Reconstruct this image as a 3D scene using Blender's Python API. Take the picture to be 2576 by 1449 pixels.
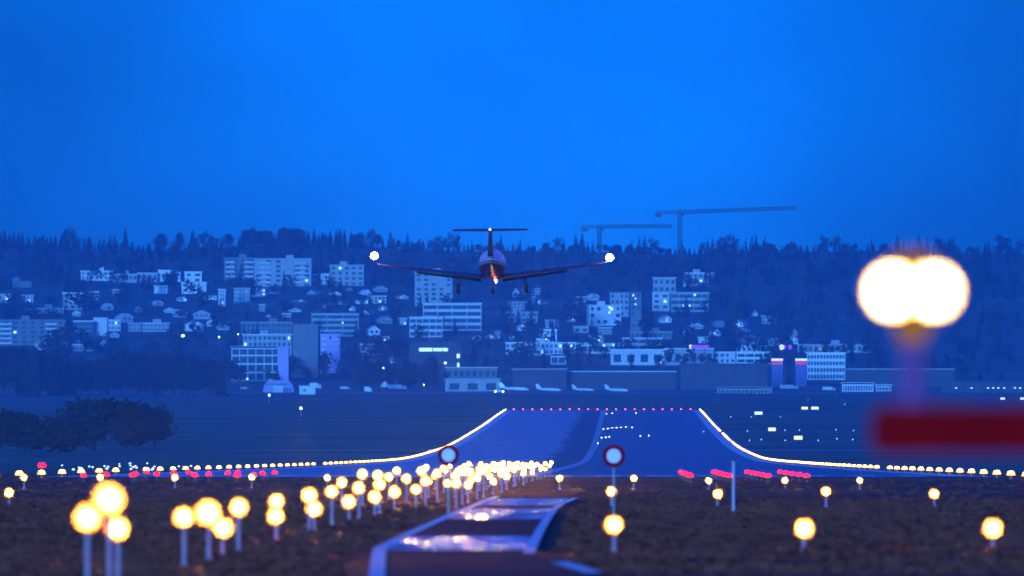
import bpy, math, random
import numpy as np
from mathutils import Vector, noise as mnoise

SC = bpy.context.scene
for o in list(bpy.data.objects):
    bpy.data.objects.remove(o)
COL = SC.collection
R = random.Random(7)

# ------------------------------------------------------------------ camera, sky, light
F = 32900.0            # focal length in units of a 2576 px wide frame
VX, HY, CZ = 1570.0, 1100.0, 2.5   # where the runway axis and the horizon fall; eye height
cam_d = bpy.data.cameras.new('camera')
cam = bpy.data.objects.new('camera', cam_d)
COL.objects.link(cam)
cam.location = (0, 0, CZ)
cam.rotation_euler = (math.radians(90) + math.atan((HY - 724.5) / F), 0, math.atan((VX - 1288) / F))
cam_d.sensor_width = 36.0
cam_d.lens = 36.0 * F / 2576
cam_d.clip_start = 0.5
cam_d.clip_end = 20000
cam_d.dof.use_dof = True
cam_d.dof.focus_distance = 1700
cam_d.dof.aperture_fstop = cam_d.lens / 120.0  # mm over aperture diameter
SC.camera = cam

W = bpy.data.worlds.new('World')
SC.world = W
W.use_nodes = True
nt = W.node_tree
nt.nodes.clear()
SKY_EL = math.radians(6.0)
SKY_ROT = math.radians(180)
sky = nt.nodes.new('ShaderNodeTexSky')
sky.sky_type = 'NISHITA'
sky.sun_disc = False
sky.sun_elevation = SKY_EL
sky.sun_rotation = SKY_ROT
sky.ozone_density = 6.0
tint = nt.nodes.new('ShaderNodeMix'); tint.data_type = 'RGBA'; tint.blend_type = 'MULTIPLY'
tint.inputs[0].default_value = 1.0
tint.inputs[7].default_value = (0.0003, 0.222, 1.0, 1)
bg = nt.nodes.new('ShaderNodeBackground'); bg.inputs[1].default_value = 0.15
out = nt.nodes.new('ShaderNodeOutputWorld')
# bright patch added to the sky along the view, imitating vignetting; thin cloud mottling
GDIR = Vector((-.0085, 1, .004)).normalized()
dp = nt.nodes.new('ShaderNodeVectorMath'); dp.operation = 'DISTANCE'; dp.inputs[1].default_value = GDIR
nrm = nt.nodes.new('ShaderNodeVectorMath'); nrm.operation = 'NORMALIZE'
gl = nt.nodes.new('ShaderNodeMapRange'); gl.interpolation_type = 'SMOOTHSTEP'
gl.inputs[1].default_value = .004; gl.inputs[2].default_value = .052; gl.inputs[3].default_value = 1.75; gl.inputs[4].default_value = .6
gm = nt.nodes.new('ShaderNodeMix'); gm.data_type = 'RGBA'; gm.blend_type = 'MULTIPLY'; gm.inputs[0].default_value = 1.0
tc = nt.nodes.new('ShaderNodeTexCoord')
cn = nt.nodes.new('ShaderNodeTexNoise'); cn.inputs['Scale'].default_value = 40.0; cn.inputs['Detail'].default_value = 5.0
cr = nt.nodes.new('ShaderNodeMapRange'); cr.inputs[1].default_value = 0.35; cr.inputs[2].default_value = 0.65
cr.inputs[3].default_value = 0.84; cr.inputs[4].default_value = 1.14
mul = nt.nodes.new('ShaderNodeMix'); mul.data_type = 'RGBA'; mul.blend_type = 'MULTIPLY'; mul.inputs[0].default_value = 1.0
L = nt.links.new
L(tc.outputs['Generated'], cn.inputs['Vector'])
L(cn.outputs['Fac'], cr.inputs[0])
L(sky.outputs[0], tint.inputs[6])
L(tint.outputs[2], mul.inputs[6])
L(cr.outputs[0], mul.inputs[7])
L(tc.outputs['Generated'], nrm.inputs[0]); L(nrm.outputs[0], dp.inputs[0]); L(dp.outputs['Value'], gl.inputs[0])
L(mul.outputs[2], gm.inputs[6]); L(gl.outputs[0], gm.inputs[7])
L(gm.outputs[2], bg.inputs[0])
L(bg.outputs[0], out.inputs[0])

sun_d = bpy.data.lights.new('sun', 'SUN')
sun_d.energy = 0.85
sun_d.angle = math.radians(12)
sun_d.color = (0.13, 0.50, 1.0)
sun = bpy.data.objects.new('sun', sun_d)
COL.objects.link(sun)
sun.rotation_euler = (math.radians(90) - SKY_EL, 0, math.radians(-14))   # low behind the camera

vs = SC.view_settings
vs.view_transform = 'Standard'; vs.look = 'None'; vs.exposure = 2.4; vs.gamma = 1.0
cy = SC.cycles
cy.use_denoising = True
cy.max_bounces = 5; cy.diffuse_bounces = 2; cy.glossy_bounces = 2; cy.transmission_bounces = 2
cy.volume_bounces = 1; cy.transparent_max_bounces = 6
cy.sample_clamp_indirect = 3.0
cy.use_light_tree = True


# ------------------------------------------------------------------ helpers
def P(px, py, d):
    """photo position (2576 wide) at distance d -> point in metres"""
    return Vector(((px - VX) / F * d, d, CZ - (py - HY) / F * d))


GT = [(-400, .3), (60, .35), (120, .45), (210, .45), (430, .3), (600, .15), (850, -.1), (1250, -.65), (1700, -1.15), (2100, -1.4),
      (2560, -.3), (3254, 4.2), (4040, 10.7), (5000, 16.5), (6000, 22.5)]
HT = [(6300, 982), (6600, 950), (7000, 890), (7400, 800), (7800, 715), (8150, 650), (8350, 626)]
for d_, py_ in HT:
    GT.append((d_, CZ + (HY - py_) / F * d_))
GT += [(8600, 121), (8950, 112)]
GD = np.array([a for a, b in GT], float); GZ = np.array([b for a, b in GT], float)
# monotone cubic slopes
_s = np.diff(GZ) / np.diff(GD)
_m = np.zeros(len(GD))
for i in range(1, len(GD) - 1):
    _m[i] = 0 if _s[i - 1] * _s[i] <= 0 else 2 * _s[i - 1] * _s[i] / (_s[i - 1] + _s[i])
_m[0] = _s[0]; _m[-1] = _s[-1]


def g0(d):
    i = int(min(max(np.searchsorted(GD, d) - 1, 0), len(GD) - 2))
    h = GD[i + 1] - GD[i]
    t = min(max((d - GD[i]) / h, 0), 1)
    return ((2 * t**3 - 3 * t**2 + 1) * GZ[i] + (t**3 - 2 * t**2 + t) * h * _m[i] + (-2 * t**3 + 3 * t**2) * GZ[i + 1] + (t**3 - t**2) * h * _m[i + 1])


RIDGE = [(-300, 1.0), (0, 1.0), (450, .985), (620, 1.02), (900, 1.01), (1150, .985), (1500, .98), (1700, .965), (1850, .985), (2200, .985), (2576, .97), (3000, .98)]


def G(x, d):
    z = g0(d)
    if d > 7300:
        px = VX + F * x / d
        k = np.interp(px, [a for a, b in RIDGE], [b for a, b in RIDGE])
        z *= 1 + (k - 1) * min((d - 7300) / 800, 1)
        z += 1.5 * mnoise.noise(Vector((x / 60, d / 60, 3)))
    elif 820 < d < 4100 and -60 < x < 45:
        pass
    elif d > 60:
        a = .03
        if 150 < d < 500 and on_road(x, d, 1.6):
            return z - .02
        z += a * mnoise.noise(Vector((x / 2.2, d / 9, 0))) + a * 1.3 * mnoise.noise(Vector((x / 9, d / 30, 5)))
    return z


def D(pb):
    """distance at which open ground appears at height pb on the far slope"""
    return float(np.interp(-pb, [-990] + [-b for a, b in HT], [6000] + [a for a, b in HT]))


MATS = {}


def mat(name, col, rough=.7, var=.15, scale=3.0, metal=0.0, emit=None, es=0.0, bump=0.0, spec=.4, front=False):
    if name in MATS:
        return MATS[name]
    m = bpy.data.materials.new(name); m.use_nodes = True
    n = m.node_tree.nodes; l = m.node_tree.links
    b = n['Principled BSDF']
    b.inputs['Roughness'].default_value = rough
    b.inputs['Metallic'].default_value = metal
    b.inputs['Specular IOR Level'].default_value = spec
    t = n.new('ShaderNodeTexCoord')
    no = n.new('ShaderNodeTexNoise'); no.inputs['Scale'].default_value = scale; no.inputs['Detail'].default_value = 6
    l.new(t.outputs['Object'], no.inputs['Vector'])
    r = n.new('ShaderNodeValToRGB')
    c0 = [c * (1 - var) for c in col]; c1 = [min(c * (1 + var), 1) for c in col]
    r.color_ramp.elements[0].position = .32; r.color_ramp.elements[1].position = .68
    r.color_ramp.elements[0].color = (*c0, 1); r.color_ramp.elements[1].color = (*c1, 1)
    l.new(no.outputs['Fac'], r.inputs[0]); l.new(r.outputs[0], b.inputs['Base Color'])
    if bump:
        bm = n.new('ShaderNodeBump'); bm.inputs['Strength'].default_value = bump
        l.new(no.outputs['Fac'], bm.inputs['Height']); l.new(bm.outputs[0], b.inputs['Normal'])
    if emit:
        b.inputs['Emission Color'].default_value = (*emit, 1)
        b.inputs['Emission Strength'].default_value = es
    m.diffuse_color = (*col, 1)
    MATS[name] = m
    return m


class MB:
    def __init__(s):
        s.v = []; s.f = []; s.m = []; s.k = 0

    def face(s, pts):
        i = len(s.v); s.v += [tuple(p) for p in pts]; s.f.append(tuple(range(i, i + len(pts)))); s.m.append(s.k)

    def add(s, vs_, fs):
        i = len(s.v); s.v += [tuple(p) for p in vs_]
        for f in fs:
            s.f.append(tuple(i + a for a in f)); s.m.append(s.k)
        return s

    def box(s, x0, x1, y0, y1, z0, z1):
        return s.add([(x0, y0, z0), (x1, y0, z0), (x1, y1, z0), (x0, y1, z0), (x0, y0, z1), (x1, y0, z1), (x1, y1, z1), (x0, y1, z1)],
                     [(0, 3, 2, 1), (4, 5, 6, 7), (0, 1, 5, 4), (1, 2, 6, 5), (2, 3, 7, 6), (3, 0, 4, 7)])

    def loft(s, rings, caps=True):
        n = len(rings[0]); vs_ = [p for r in rings for p in r]; fs = []
        for a in range(len(rings) - 1):
            for b in range(n):
                c = (b + 1) % n
                fs.append((a * n + b, a * n + c, (a + 1) * n + c, (a + 1) * n + b))
        if caps:
            fs.append(tuple(range(n - 1, -1, -1))); fs.append(tuple((len(rings) - 1) * n + i for i in range(n)))
        return s.add(vs_, fs)

    def tube(s, pts, rad, n=10):
        pts = [Vector(p) for p in pts]
        if not hasattr(rad, '__len__'):
            rad = [rad] * len(pts)
        rings = []
        for i, p in enumerate(pts):
            t = (pts[min(i + 1, len(pts) - 1)] - pts[max(i - 1, 0)]).normalized()
            u = t.cross(Vector((0, 0, 1)) if abs(t.z) < .9 else Vector((1, 0, 0))).normalized()
            w = t.cross(u)
            rings.append([p + (u * math.cos(2 * math.pi * k / n) + w * math.sin(2 * math.pi * k / n)) * rad[i] for k in range(n)])
        return s.loft(rings)

    def lathe(s, prof, c=(0, 0, 0), ax='z', n=16):
        rings = []
        for r, h in prof:
            ring = []
            for k in range(n):
                a = 2 * math.pi * k / n; u, w = r * math.cos(a), r * math.sin(a)
                q = (u, w, h) if ax == 'z' else ((u, h, -w) if ax == 'y' else (h, u, w))
                ring.append((q[0] + c[0], q[1] + c[1], q[2] + c[2]))
            rings.append(ring)
        return s.loft(rings)

    def build(s, name, mats, parent=None, loc=None, smooth=False):
        me = bpy.data.meshes.new(name)
        me.from_pydata(s.v, [], s.f)
        if not isinstance(mats, (list, tuple)):
            mats = [mats]
        for m in mats:
            me.materials.append(m)
        if len(mats) > 1:
            me.polygons.foreach_set('material_index', s.m)
        if smooth:
            me.polygons.foreach_set('use_smooth', [True] * len(me.polygons))
        me.update()
        o = bpy.data.objects.new(name, me); COL.objects.link(o)
        if parent:
            o.parent = parent
        if loc is not None:
            o.location = loc
        return o


def tag(o, label=None, cat=None, group=None, kind=None):
    if label: o['label'] = label
    if cat: o['category'] = cat
    if group: o['group'] = group
    if kind: o['kind'] = kind
    return o


def empty(name, loc, label, cat, group=None, rz=0.0):
    o = bpy.data.objects.new(name, None); COL.objects.link(o)
    o.location = loc; o.rotation_euler.z = rz; o.empty_display_size = .3
    return tag(o, label, cat, group)


def copy_tree(o, parent=None):
    c = o.copy(); COL.objects.link(c); c.parent = parent
    for ch in o.children:
        copy_tree(ch, c)
    return c


# ------------------------------------------------------------------ ground
def ground_mat():
    m = bpy.data.materials.new('field_grass'); m.use_nodes = True
    n = m.node_tree.nodes; l = m.node_tree.links; b = n['Principled BSDF']
    b.inputs['Roughness'].default_value = .95; b.inputs['Specular IOR Level'].default_value = .1
    t = n.new('ShaderNodeTexCoord')
    mp = n.new('ShaderNodeMapping'); mp.inputs['Scale'].default_value = (.5, .12, 1)
    l.new(t.outputs['Object'], mp.inputs[0])
    a = n.new('ShaderNodeTexNoise'); a.inputs['Scale'].default_value = .35; a.inputs['Detail'].default_value = 8
    c = n.new('ShaderNodeTexNoise'); c.inputs['Scale'].default_value = .012; c.inputs['Detail'].default_value = 5
    l.new(mp.outputs[0], a.inputs['Vector']); l.new(t.outputs['Object'], c.inputs['Vector'])
    r = n.new('ShaderNodeValToRGB')
    r.color_ramp.elements[0].position = .3; r.color_ramp.elements[0].color = (.1, .022, .02, 1)
    r.color_ramp.elements[1].position = .72; r.color_ramp.elements[1].color = (.22, .048, .036, 1)
    e = r.color_ramp.elements.new(.5); e.color = (.165, .036, .028, 1)
    r2 = n.new('ShaderNodeValToRGB')
    r2.color_ramp.elements[0].position = .35; r2.color_ramp.elements[0].color = (.75, .8, .6, 1)
    r2.color_ramp.elements[1].position = .65; r2.color_ramp.elements[1].color = (1.1, 1, .9, 1)
    mx = n.new('ShaderNodeMix'); mx.data_type = 'RGBA'; mx.blend_type = 'MULTIPLY'; mx.inputs[0].default_value = 1
    l.new(a.outputs['Fac'], r.inputs[0]); l.new(c.outputs['Fac'], r2.inputs[0])
    sp = n.new('ShaderNodeSeparateXYZ'); l.new(t.outputs['Object'], sp.inputs[0])
    yy = n.new('ShaderNodeMath'); yy.operation = 'MULTIPLY_ADD'; yy.inputs[1].default_value = 500
    l.new(c.outputs['Fac'], yy.inputs[0]); l.new(sp.outputs['Y'], yy.inputs[2])
    fr = n.new('ShaderNodeMapRange'); fr.inputs[1].default_value = 1000; fr.inputs[2].default_value = 1400; l.new(yy.outputs[0], fr.inputs[0])
    r3 = n.new('ShaderNodeValToRGB')
    r3.color_ramp.elements[0].position = .3; r3.color_ramp.elements[0].color = (.09, .14, .1, 1)
    r3.color_ramp.elements[1].position = .7; r3.color_ramp.elements[1].color = (.15, .22, .17, 1)
    l.new(c.outputs['Fac'], r3.inputs[0])
    mf = n.new('ShaderNodeMix'); mf.data_type = 'RGBA'; l.new(fr.outputs[0], mf.inputs[0]); l.new(r.outputs[0], mf.inputs[6]); l.new(r3.outputs[0], mf.inputs[7])
    l.new(mf.outputs[2], mx.inputs[6]); l.new(r2.outputs[0], mx.inputs[7]); l.new(mx.outputs[2], b.inputs['Base Color'])
    return m


ROWS = [-150, -60, 0, 40, 80, 110] + list(np.arange(130, 480, 2.0)) + list(np.arange(480, 960, 5.0)) + list(np.arange(960, 4200, 20.0)) + list(np.arange(4200, 8960, 40.0))
TS = list(np.linspace(-1, 1, 101))


def ground_pt(px, py, lift=0.0):
    d = 300.0
    for _ in range(30):
        d = F * (CZ - g0(d)) / (py - HY)
    return Vector(((px - VX) / F * d, d, g0(d) + lift))


LE = [(925, 1475), (928, 1449), (938, 1388), (1010, 1352), (1085, 1318), (1140, 1293), (1185, 1276), (1215, 1262), (1245, 1252)]
RE = [(1560, 1475), (1480, 1449), (1345, 1400), (1356, 1372), (1373, 1335), (1388, 1308), (1402, 1287), (1420, 1272), (1455, 1257)]


def poly_along(e, n=60):
    pts = [ground_pt(*p) for p in e]
    ts = np.linspace(0, 1, len(pts)); q = np.linspace(0, 1, n)
    xs = np.interp(q, ts, [p.x for p in pts]); ds = np.interp(q, ts, [p.y for p in pts])
    return list(zip(xs, ds))


le, re_ = poly_along(LE), poly_along(RE)


def on_road(x, d, pad=.4):
    if d < le[0][1] or d > le[-1][1]:
        return 150 < d <= le[0][1] and x > le[0][0]
    xl = np.interp(d, [p[1] for p in le], [p[0] for p in le]); xr = np.interp(d, [p[1] for p in re_], [p[0] for p in re_])
    return xl - pad < x < xr + pad




def build_ground():
    v = []; f = []; nx = len(TS) + 4
    for d in ROWS:
        w = max(d, 0) * .062 + 28
        xs = [-2400, -900] + [-w * .25 + t * w for t in TS] + [900, 2400]
        for x in xs:
            v.append((x, d, G(x, d)))
    for i in range(len(ROWS) - 1):
        for j in range(nx - 1):
            a = i * nx + j
            f.append((a, a + 1, a + nx + 1, a + nx))
    me = bpy.data.meshes.new('ground'); me.from_pydata(v, [], f); me.materials.append(ground_mat())
    me.polygons.foreach_set('use_smooth', [True] * len(f)); me.update()
    o = bpy.data.objects.new('ground', me); COL.objects.link(o)
    tag(o, 'brown winter grass of the airfield rising to a far hill', None, None, 'structure')


build_ground()

XC = -6.6


def runway_mat():
    m = bpy.data.materials.new('runway_asphalt'); m.use_nodes = True
    n = m.node_tree.nodes; l = m.node_tree.links; b = n['Principled BSDF']
    b.inputs['Roughness'].default_value = .5; b.inputs['Specular IOR Level'].default_value = .3
    t = n.new('ShaderNodeTexCoord'); sp = n.new('ShaderNodeSeparateXYZ')
    l.new(t.outputs['Object'], sp.inputs[0])
    mp = n.new('ShaderNodeMapping'); mp.inputs['Scale'].default_value = (.6, .01, 1)
    l.new(t.outputs['Object'], mp.inputs[0])
    a = n.new('ShaderNodeTexNoise'); a.inputs['Scale'].default_value = 1; a.inputs['Detail'].default_value = 6
    l.new(mp.outputs[0], a.inputs['Vector'])
    # rubber laid down by tyres either side of the centreline, fading out with distance
    ad = n.new('ShaderNodeMath'); ad.operation = 'ADD'; ad.inputs[1].default_value = 9.5
    l.new(sp.outputs['X'], ad.inputs[0])
    ab = n.new('ShaderNodeMath'); ab.operation = 'ABSOLUTE'; l.new(ad.outputs[0], ab.inputs[0])
    sb = n.new('ShaderNodeMath'); sb.operation = 'MULTIPLY_ADD'; sb.inputs[1].default_value = 4.0
    l.new(a.outputs['Fac'], sb.inputs[0]); l.new(ab.outputs[0], sb.inputs[2])
    mr = n.new('ShaderNodeMapRange'); mr.inputs[1].default_value = 4.6; mr.inputs[2].default_value = 6.6
    mr.inputs[3].default_value = 1.0; mr.inputs[4].default_value = 0.0
    l.new(sb.outputs[0], mr.inputs[0])
    r = n.new('ShaderNodeValToRGB')
    r.color_ramp.elements[0].position = .3; r.color_ramp.elements[0].color = (.3, .26, .3, 1)
    r.color_ramp.elements[1].position = .7; r.color_ramp.elements[1].color = (.46, .4, .46, 1)
    l.new(a.outputs['Fac'], r.inputs[0])
    mx = n.new('ShaderNodeMix'); mx.data_type = 'RGBA'
    l.new(mr.outputs[0], mx.inputs[0]); l.new(r.outputs[0], mx.inputs[6]); mx.inputs[7].default_value = (.02, .02, .025, 1)
    hf = n.new('ShaderNodeMapRange'); hf.inputs[1].default_value = -6.5; hf.inputs[2].default_value = -5.5  # right half darkened, left kept pale: wet reflection put into the colour
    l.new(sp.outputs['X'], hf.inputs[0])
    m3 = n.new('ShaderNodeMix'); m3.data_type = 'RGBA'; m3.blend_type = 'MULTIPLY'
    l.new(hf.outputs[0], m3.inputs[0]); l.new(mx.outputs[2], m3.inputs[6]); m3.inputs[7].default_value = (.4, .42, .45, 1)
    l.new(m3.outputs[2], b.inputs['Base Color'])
    return m


def strip(name, x0f, x1f, d0, d1, lift, m, label, nx=1, kind='structure'):
    rows = [d for d in ROWS if d0 <= d <= d1]
    mb = MB()
    for a, b in zip(rows[:-1], rows[1:]):
        xs0 = np.linspace(x0f(a), x1f(a), nx + 1); xs1 = np.linspace(x0f(b), x1f(b), nx + 1)
        for k in range(nx):
            mb.face([(xs0[k], a, g0(a) + lift), (xs0[k + 1], a, g0(a) + lift), (xs1[k + 1], b, g0(b) + lift), (xs1[k], b, g0(b) + lift)])
    return tag(mb.build(name, m), label, None, None, kind)


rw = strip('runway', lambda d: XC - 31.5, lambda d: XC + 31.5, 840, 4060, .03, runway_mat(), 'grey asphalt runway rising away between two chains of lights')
paint = mat('road_paint', (.8, .8, .8), .75, .3, 2.5, spec=.2)
# painted edge and centre lines of the runway (kept in one markings sheet)
mbm = MB()
rr = [d for d in ROWS if 860 <= d <= 4040]
for a, b in zip(rr[:-1], rr[1:]):
    for c, w_ in ((XC - 28.8, .9), (XC + 28.8, .9)):
        mbm.face([(c - w_, a, g0(a) + .05), (c + w_, a, g0(a) + .05), (c + w_, b, g0(b) + .05), (c - w_, b, g0(b) + .05)])
    if int((a - 860) // 20) % 3 != 2:
        c, w_ = XC + .2, .65
        mbm.face([(c - w_, a, g0(a) + .05), (c + w_, a, g0(a) + .05), (c + w_, b, g0(b) + .05), (c - w_, b, g0(b) + .05)])
for k in range(16):      # threshold bars
    c = XC - 26 + k * 3.4 + (1.0 if k > 7 else 0)
    mbm.face([(c - .9, 860, g0(860) + .05), (c + .9, 860, g0(860) + .05), (c + .9, 890, g0(890) + .055), (c - .9, 890, g0(890) + .055)])
tag(mbm.build('runway_markings', paint), 'white painted edge lines and centreline of the runway', None, None, 'structure')

# taxiways and apron, far off
asph = mat('pale_asphalt', (.16, .16, .17), .6, .25, .05)
for i, (px, d0, d1) in enumerate([(0, 2900, 2945), (0, 4180, 4240)]):
    pass
strip('taxiway', lambda d: XC + 31.5, lambda d: 420, 2580, 2640, .025, asph, 'grey taxiway crossing the grass right of the runway')
strip('apron', lambda d: -420, lambda d: 520, 6040, 6200, .06, asph, 'pale concrete apron where small jets are parked')


# perimeter road in the foreground
def road_mat():
    m = bpy.data.materials.new('damp_road_asphalt'); m.use_nodes = True
    n = m.node_tree.nodes; l = m.node_tree.links; b = n['Principled BSDF']
    t = n.new('ShaderNodeTexCoord'); sp = n.new('ShaderNodeSeparateXYZ'); l.new(t.outputs['Object'], sp.inputs[0])
    a = n.new('ShaderNodeTexNoise'); a.inputs['Scale'].default_value = 1.2; a.inputs['Detail'].default_value = 8
    l.new(t.outputs['Object'], a.inputs['Vector'])
    r = n.new('ShaderNodeValToRGB')
    r.color_ramp.elements[0].position = .3; r.color_ramp.elements[0].color = (.015, .015, .02, 1)
    r.color_ramp.elements[1].position = .7; r.color_ramp.elements[1].color = (.035, .035, .04, 1)
    l.new(a.outputs['Fac'], r.inputs[0]); l.new(r.outputs[0], b.inputs['Base Color'])
    rr_ = n.new('ShaderNodeMapRange'); rr_.inputs[3].default_value = .75; rr_.inputs[4].default_value = 1.0
    b.inputs['Specular IOR Level'].default_value = .08
    l.new(a.outputs['Fac'], rr_.inputs[0]); l.new(rr_.outputs[0], b.inputs['Roughness'])
    return m


mb = MB()
ZR = .05
for i in range(len(le) - 1):
    for k in range(8):
        t0, t1 = k / 8, (k + 1) / 8
        q = []
        for (a, b, t) in ((le[i], re_[i], t0), (le[i], re_[i], t1), (le[i + 1], re_[i + 1], t1), (le[i + 1], re_[i + 1], t0)):
            x = a[0] + (b[0] - a[0]) * t; d = a[1] + (b[1] - a[1]) * t
            q.append((x, d, g0(d) + ZR))
        mb.face(q)
for e in (le, re_):
    for a, b in zip(e[:-1], e[1:]):
        mb.face([(a[0], a[1], g0(a[1]) - .2), (b[0], b[1], g0(b[1]) - .2), (b[0], b[1], g0(b[1]) + ZR), (a[0], a[1], g0(a[1]) + ZR)])
# the branch that leaves to the right, along the bottom edge of the picture
xb, db = re_[2]
for k in range(24):
    xa = xb + k * .9; x2 = xb + (k + 1) * .9
    mb.face([(xa, 150, g0(150) + ZR), (x2, 150, g0(150) + ZR), (x2, 190, g0(190) + ZR), (xa, 190, g0(190) + ZR)])
mb.face([(le[0][0], 150, g0(150) + ZR), (xb, 150, g0(150) + ZR), (re_[0][0], re_[0][1], g0(re_[0][1]) + ZR), (le[0][0], le[0][1], g0(le[0][1]) + ZR)])
tag(mb.build('road', road_mat()), 'dark damp perimeter road with bent white edge lines', None, None, 'structure')
# pale patched strips across the road
pale = mat('wet_road_patch', (.16, .13, .1), .16, .3, 2.0, spec=.8)
_n = pale.node_tree.nodes; _l = pale.node_tree.links
_t = _n.new('ShaderNodeTexCoord'); _mp = _n.new('ShaderNodeMapping'); _mp.inputs['Scale'].default_value = (1.6, .12, 1)
_no = _n.new('ShaderNodeTexNoise'); _no.inputs['Scale'].default_value = 1.0; _no.inputs['Detail'].default_value = 7
_mr = _n.new('ShaderNodeMapRange'); _mr.inputs[1].default_value = .38; _mr.inputs[2].default_value = .62; _mr.inputs[3].default_value = .11; _mr.inputs[4].default_value = .5
_l.new(_t.outputs['Object'], _mp.inputs[0]); _l.new(_mp.outputs[0], _no.inputs['Vector']); _l.new(_no.outputs['Fac'], _mr.inputs[0])
_l.new(_mr.outputs[0], _n['Principled BSDF'].inputs['Roughness'])
mb = MB()


def across(py0, py1, t0=0.02, t1=.97):
    d0 = ground_pt(1300, py0).y; d1 = ground_pt(1300, py1).y
    n = 14
    for i in range(n):
        q = []
        for (d, t) in ((d0, i / n), (d0, (i + 1) / n), (d1, (i + 1) / n), (d1, i / n)):
            tt = t0 + (t1 - t0) * t
            w_ = .6 * mnoise.noise(Vector((tt * 5, d, 1)))
            xl = np.interp(d, [p[1] for p in le], [p[0] for p in le]); xr = np.interp(d, [p[1] for p in re_], [p[0] for p in re_])
            q.append((xl + (xr - xl) * tt, d + w_, g0(d) + ZR + .008))
        mb.face(q)


across(1392, 1356); across(1312, 1284); across(1276, 1258)
tag(mb.build('road_patches', pale), 'wet shiny strips across the damp perimeter road', None, None, 'structure')
mb = MB()


def edge_line(e, w_, sgn):
    pts = poly_along(e, 80)
    for a, b in zip(pts[:-1], pts[1:]):
        mb.face([(a[0], a[1], g0(a[1]) + ZR + .012), (a[0] + w_ * sgn, a[1], g0(a[1]) + ZR + .012), (b[0] + w_ * sgn, b[1], g0(b[1]) + ZR + .012), (b[0], b[1], g0(b[1]) + ZR + .012)])


edge_line(LE, .24, 1); edge_line(RE[2:], .2, -1)
p0, p1 = ground_pt(1385, 1424), ground_pt(1475, 1452)
mb.face([(p0.x, p0.y, g0(p0.y) + ZR + .012), (p0.x + .25, p0.y + 1.2, g0(p0.y) + ZR + .012), (p1.x + .25, p1.y + 1.2, g0(p1.y) + ZR + .012), (p1.x, p1.y, g0(p1.y) + ZR + .012)])
tag(mb.build('road_markings', paint), 'white edge lines of the perimeter road', None, None, 'structure')

# grass tufts of the near field
blade_m = mat('dry_grass_blade', (.2, .042, .032), .9, .25, .12, spec=.0)
v = []; f = []
rg = np.random.default_rng(3)
N = 20000
for _ in range(N):
    d = 140 * (900 / 140) ** rg.random() if rg.random() < .35 else 140 + 330 * rg.random()
    w_ = 1288 / F * d * 1.15
    x = -282 / F * d + (rg.random() * 2 - 1) * w_
    if on_road(x, d) or (d < 192 and x > xb - 2):
        continue
    if d > 832 and XC - 33 < x < XC + 33:
        continue
    z = G(x, d)
    if 400 < d < 832 and -11 < x < -2 and rg.random() < .8:
        continue
    h = .03 + .06 * rg.random() ** 2; k = .1 + .15 * rg.random()
    for _b in range(2):
        a = rg.random() * 6.28; dx, dy = math.cos(a) * k, math.sin(a) * k
        lx, ly = (rg.random() - .5) * .12, (rg.random() - .5) * .12
        i = len(v)
        v += [(x - dx, d - dy, z - .02), (x + dx, d + dy, z - .02), (x + dx * .5 + lx, d + dy * .5 + ly, z + h), (x - dx * .6 + lx, d - dy * .6 + ly, z + h * .9)]
        f.append((i, i + 1, i + 2, i + 3))
me = bpy.data.meshes.new('grass'); me.from_pydata(v, [], f); me.materials.append(blade_m)
o = bpy.data.objects.new('grass', me); COL.objects.link(o)
tag(o, 'rough dry grass of the approach field', None, None, 'stuff')

# ------------------------------------------------------------------ lamps
WARM = (1.0, .42, .045)
body_m = mat('lamp_housing', (.16, .1, .1), .5, .1)
post_m = mat('lamp_post_paint', (.45, .22, .32), .5, .1)
lens_m = mat('warm_lens', (1, .8, .5), .2, .0, emit=WARM, es=800)
halo_m = mat('amber_halo_glow', (1, .5, .1), .3, .0, emit=(1, .42, .03), es=.9)  # rim around the lens made to glow, imitating its orange halo
lens_far = mat('warm_edge_lens', (1, .8, .5), .2, .0, emit=(1, .40, .025), es=8)
red_m = mat('red_lens', (1, .05, .05), .2, .0, emit=(1, .0, .001), es=16)
redfar = mat('red_end_lens', (1, .05, .05), .2, .0, emit=(1, .03, .22), es=7)
added_visor_m = mat('added_visor_orange_paint', (.035, .010, .001), .6, .1)  # visors added so lens light on their paint imitates an orange halo
dark_m = mat('dark_metal', (.05, .05, .06), .5, .1)


def approach_proto():
    """lamp head on its bracket, built once; its post is cut to length for every lamp"""
    h = MB(); h.lathe([(.05, .17), (.11, .13), (.135, .02), (.14, -.06), (.13, -.07)], ax='y', n=20)
    h.box(-.03, .03, .02, .08, -.26, -.13)
    le_ = MB(); le_.lathe([(.06, -.072), (.058, -.085), (.04, -.095), (.012, -.1)], ax='y', n=20)
    rf_ = MB(); rf_.lathe([(.061, -.071), (.12, -.073), (.13, -.09), (.136, -.09), (.136, -.06), (.12, -.05)], ax='y', n=20)
    h.k = 1
    h.lathe([(.137, -.06), (.195, -.15), (.198, -.15), (.14, -.055)], ax='y', n=20)
    return h, le_, rf_


hmb, lmb, rmb = approach_proto()
proto_head = hmb.build('lamp_head', [body_m, added_visor_m], smooth=True)
proto_lens = lmb.build('lens', lens_m, smooth=True)
proto_halo = rmb.build('halo_rim', halo_m, smooth=True); COL.objects.unlink(proto_halo)
COL.objects.unlink(proto_head); COL.objects.unlink(proto_lens)
posts = {}


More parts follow.
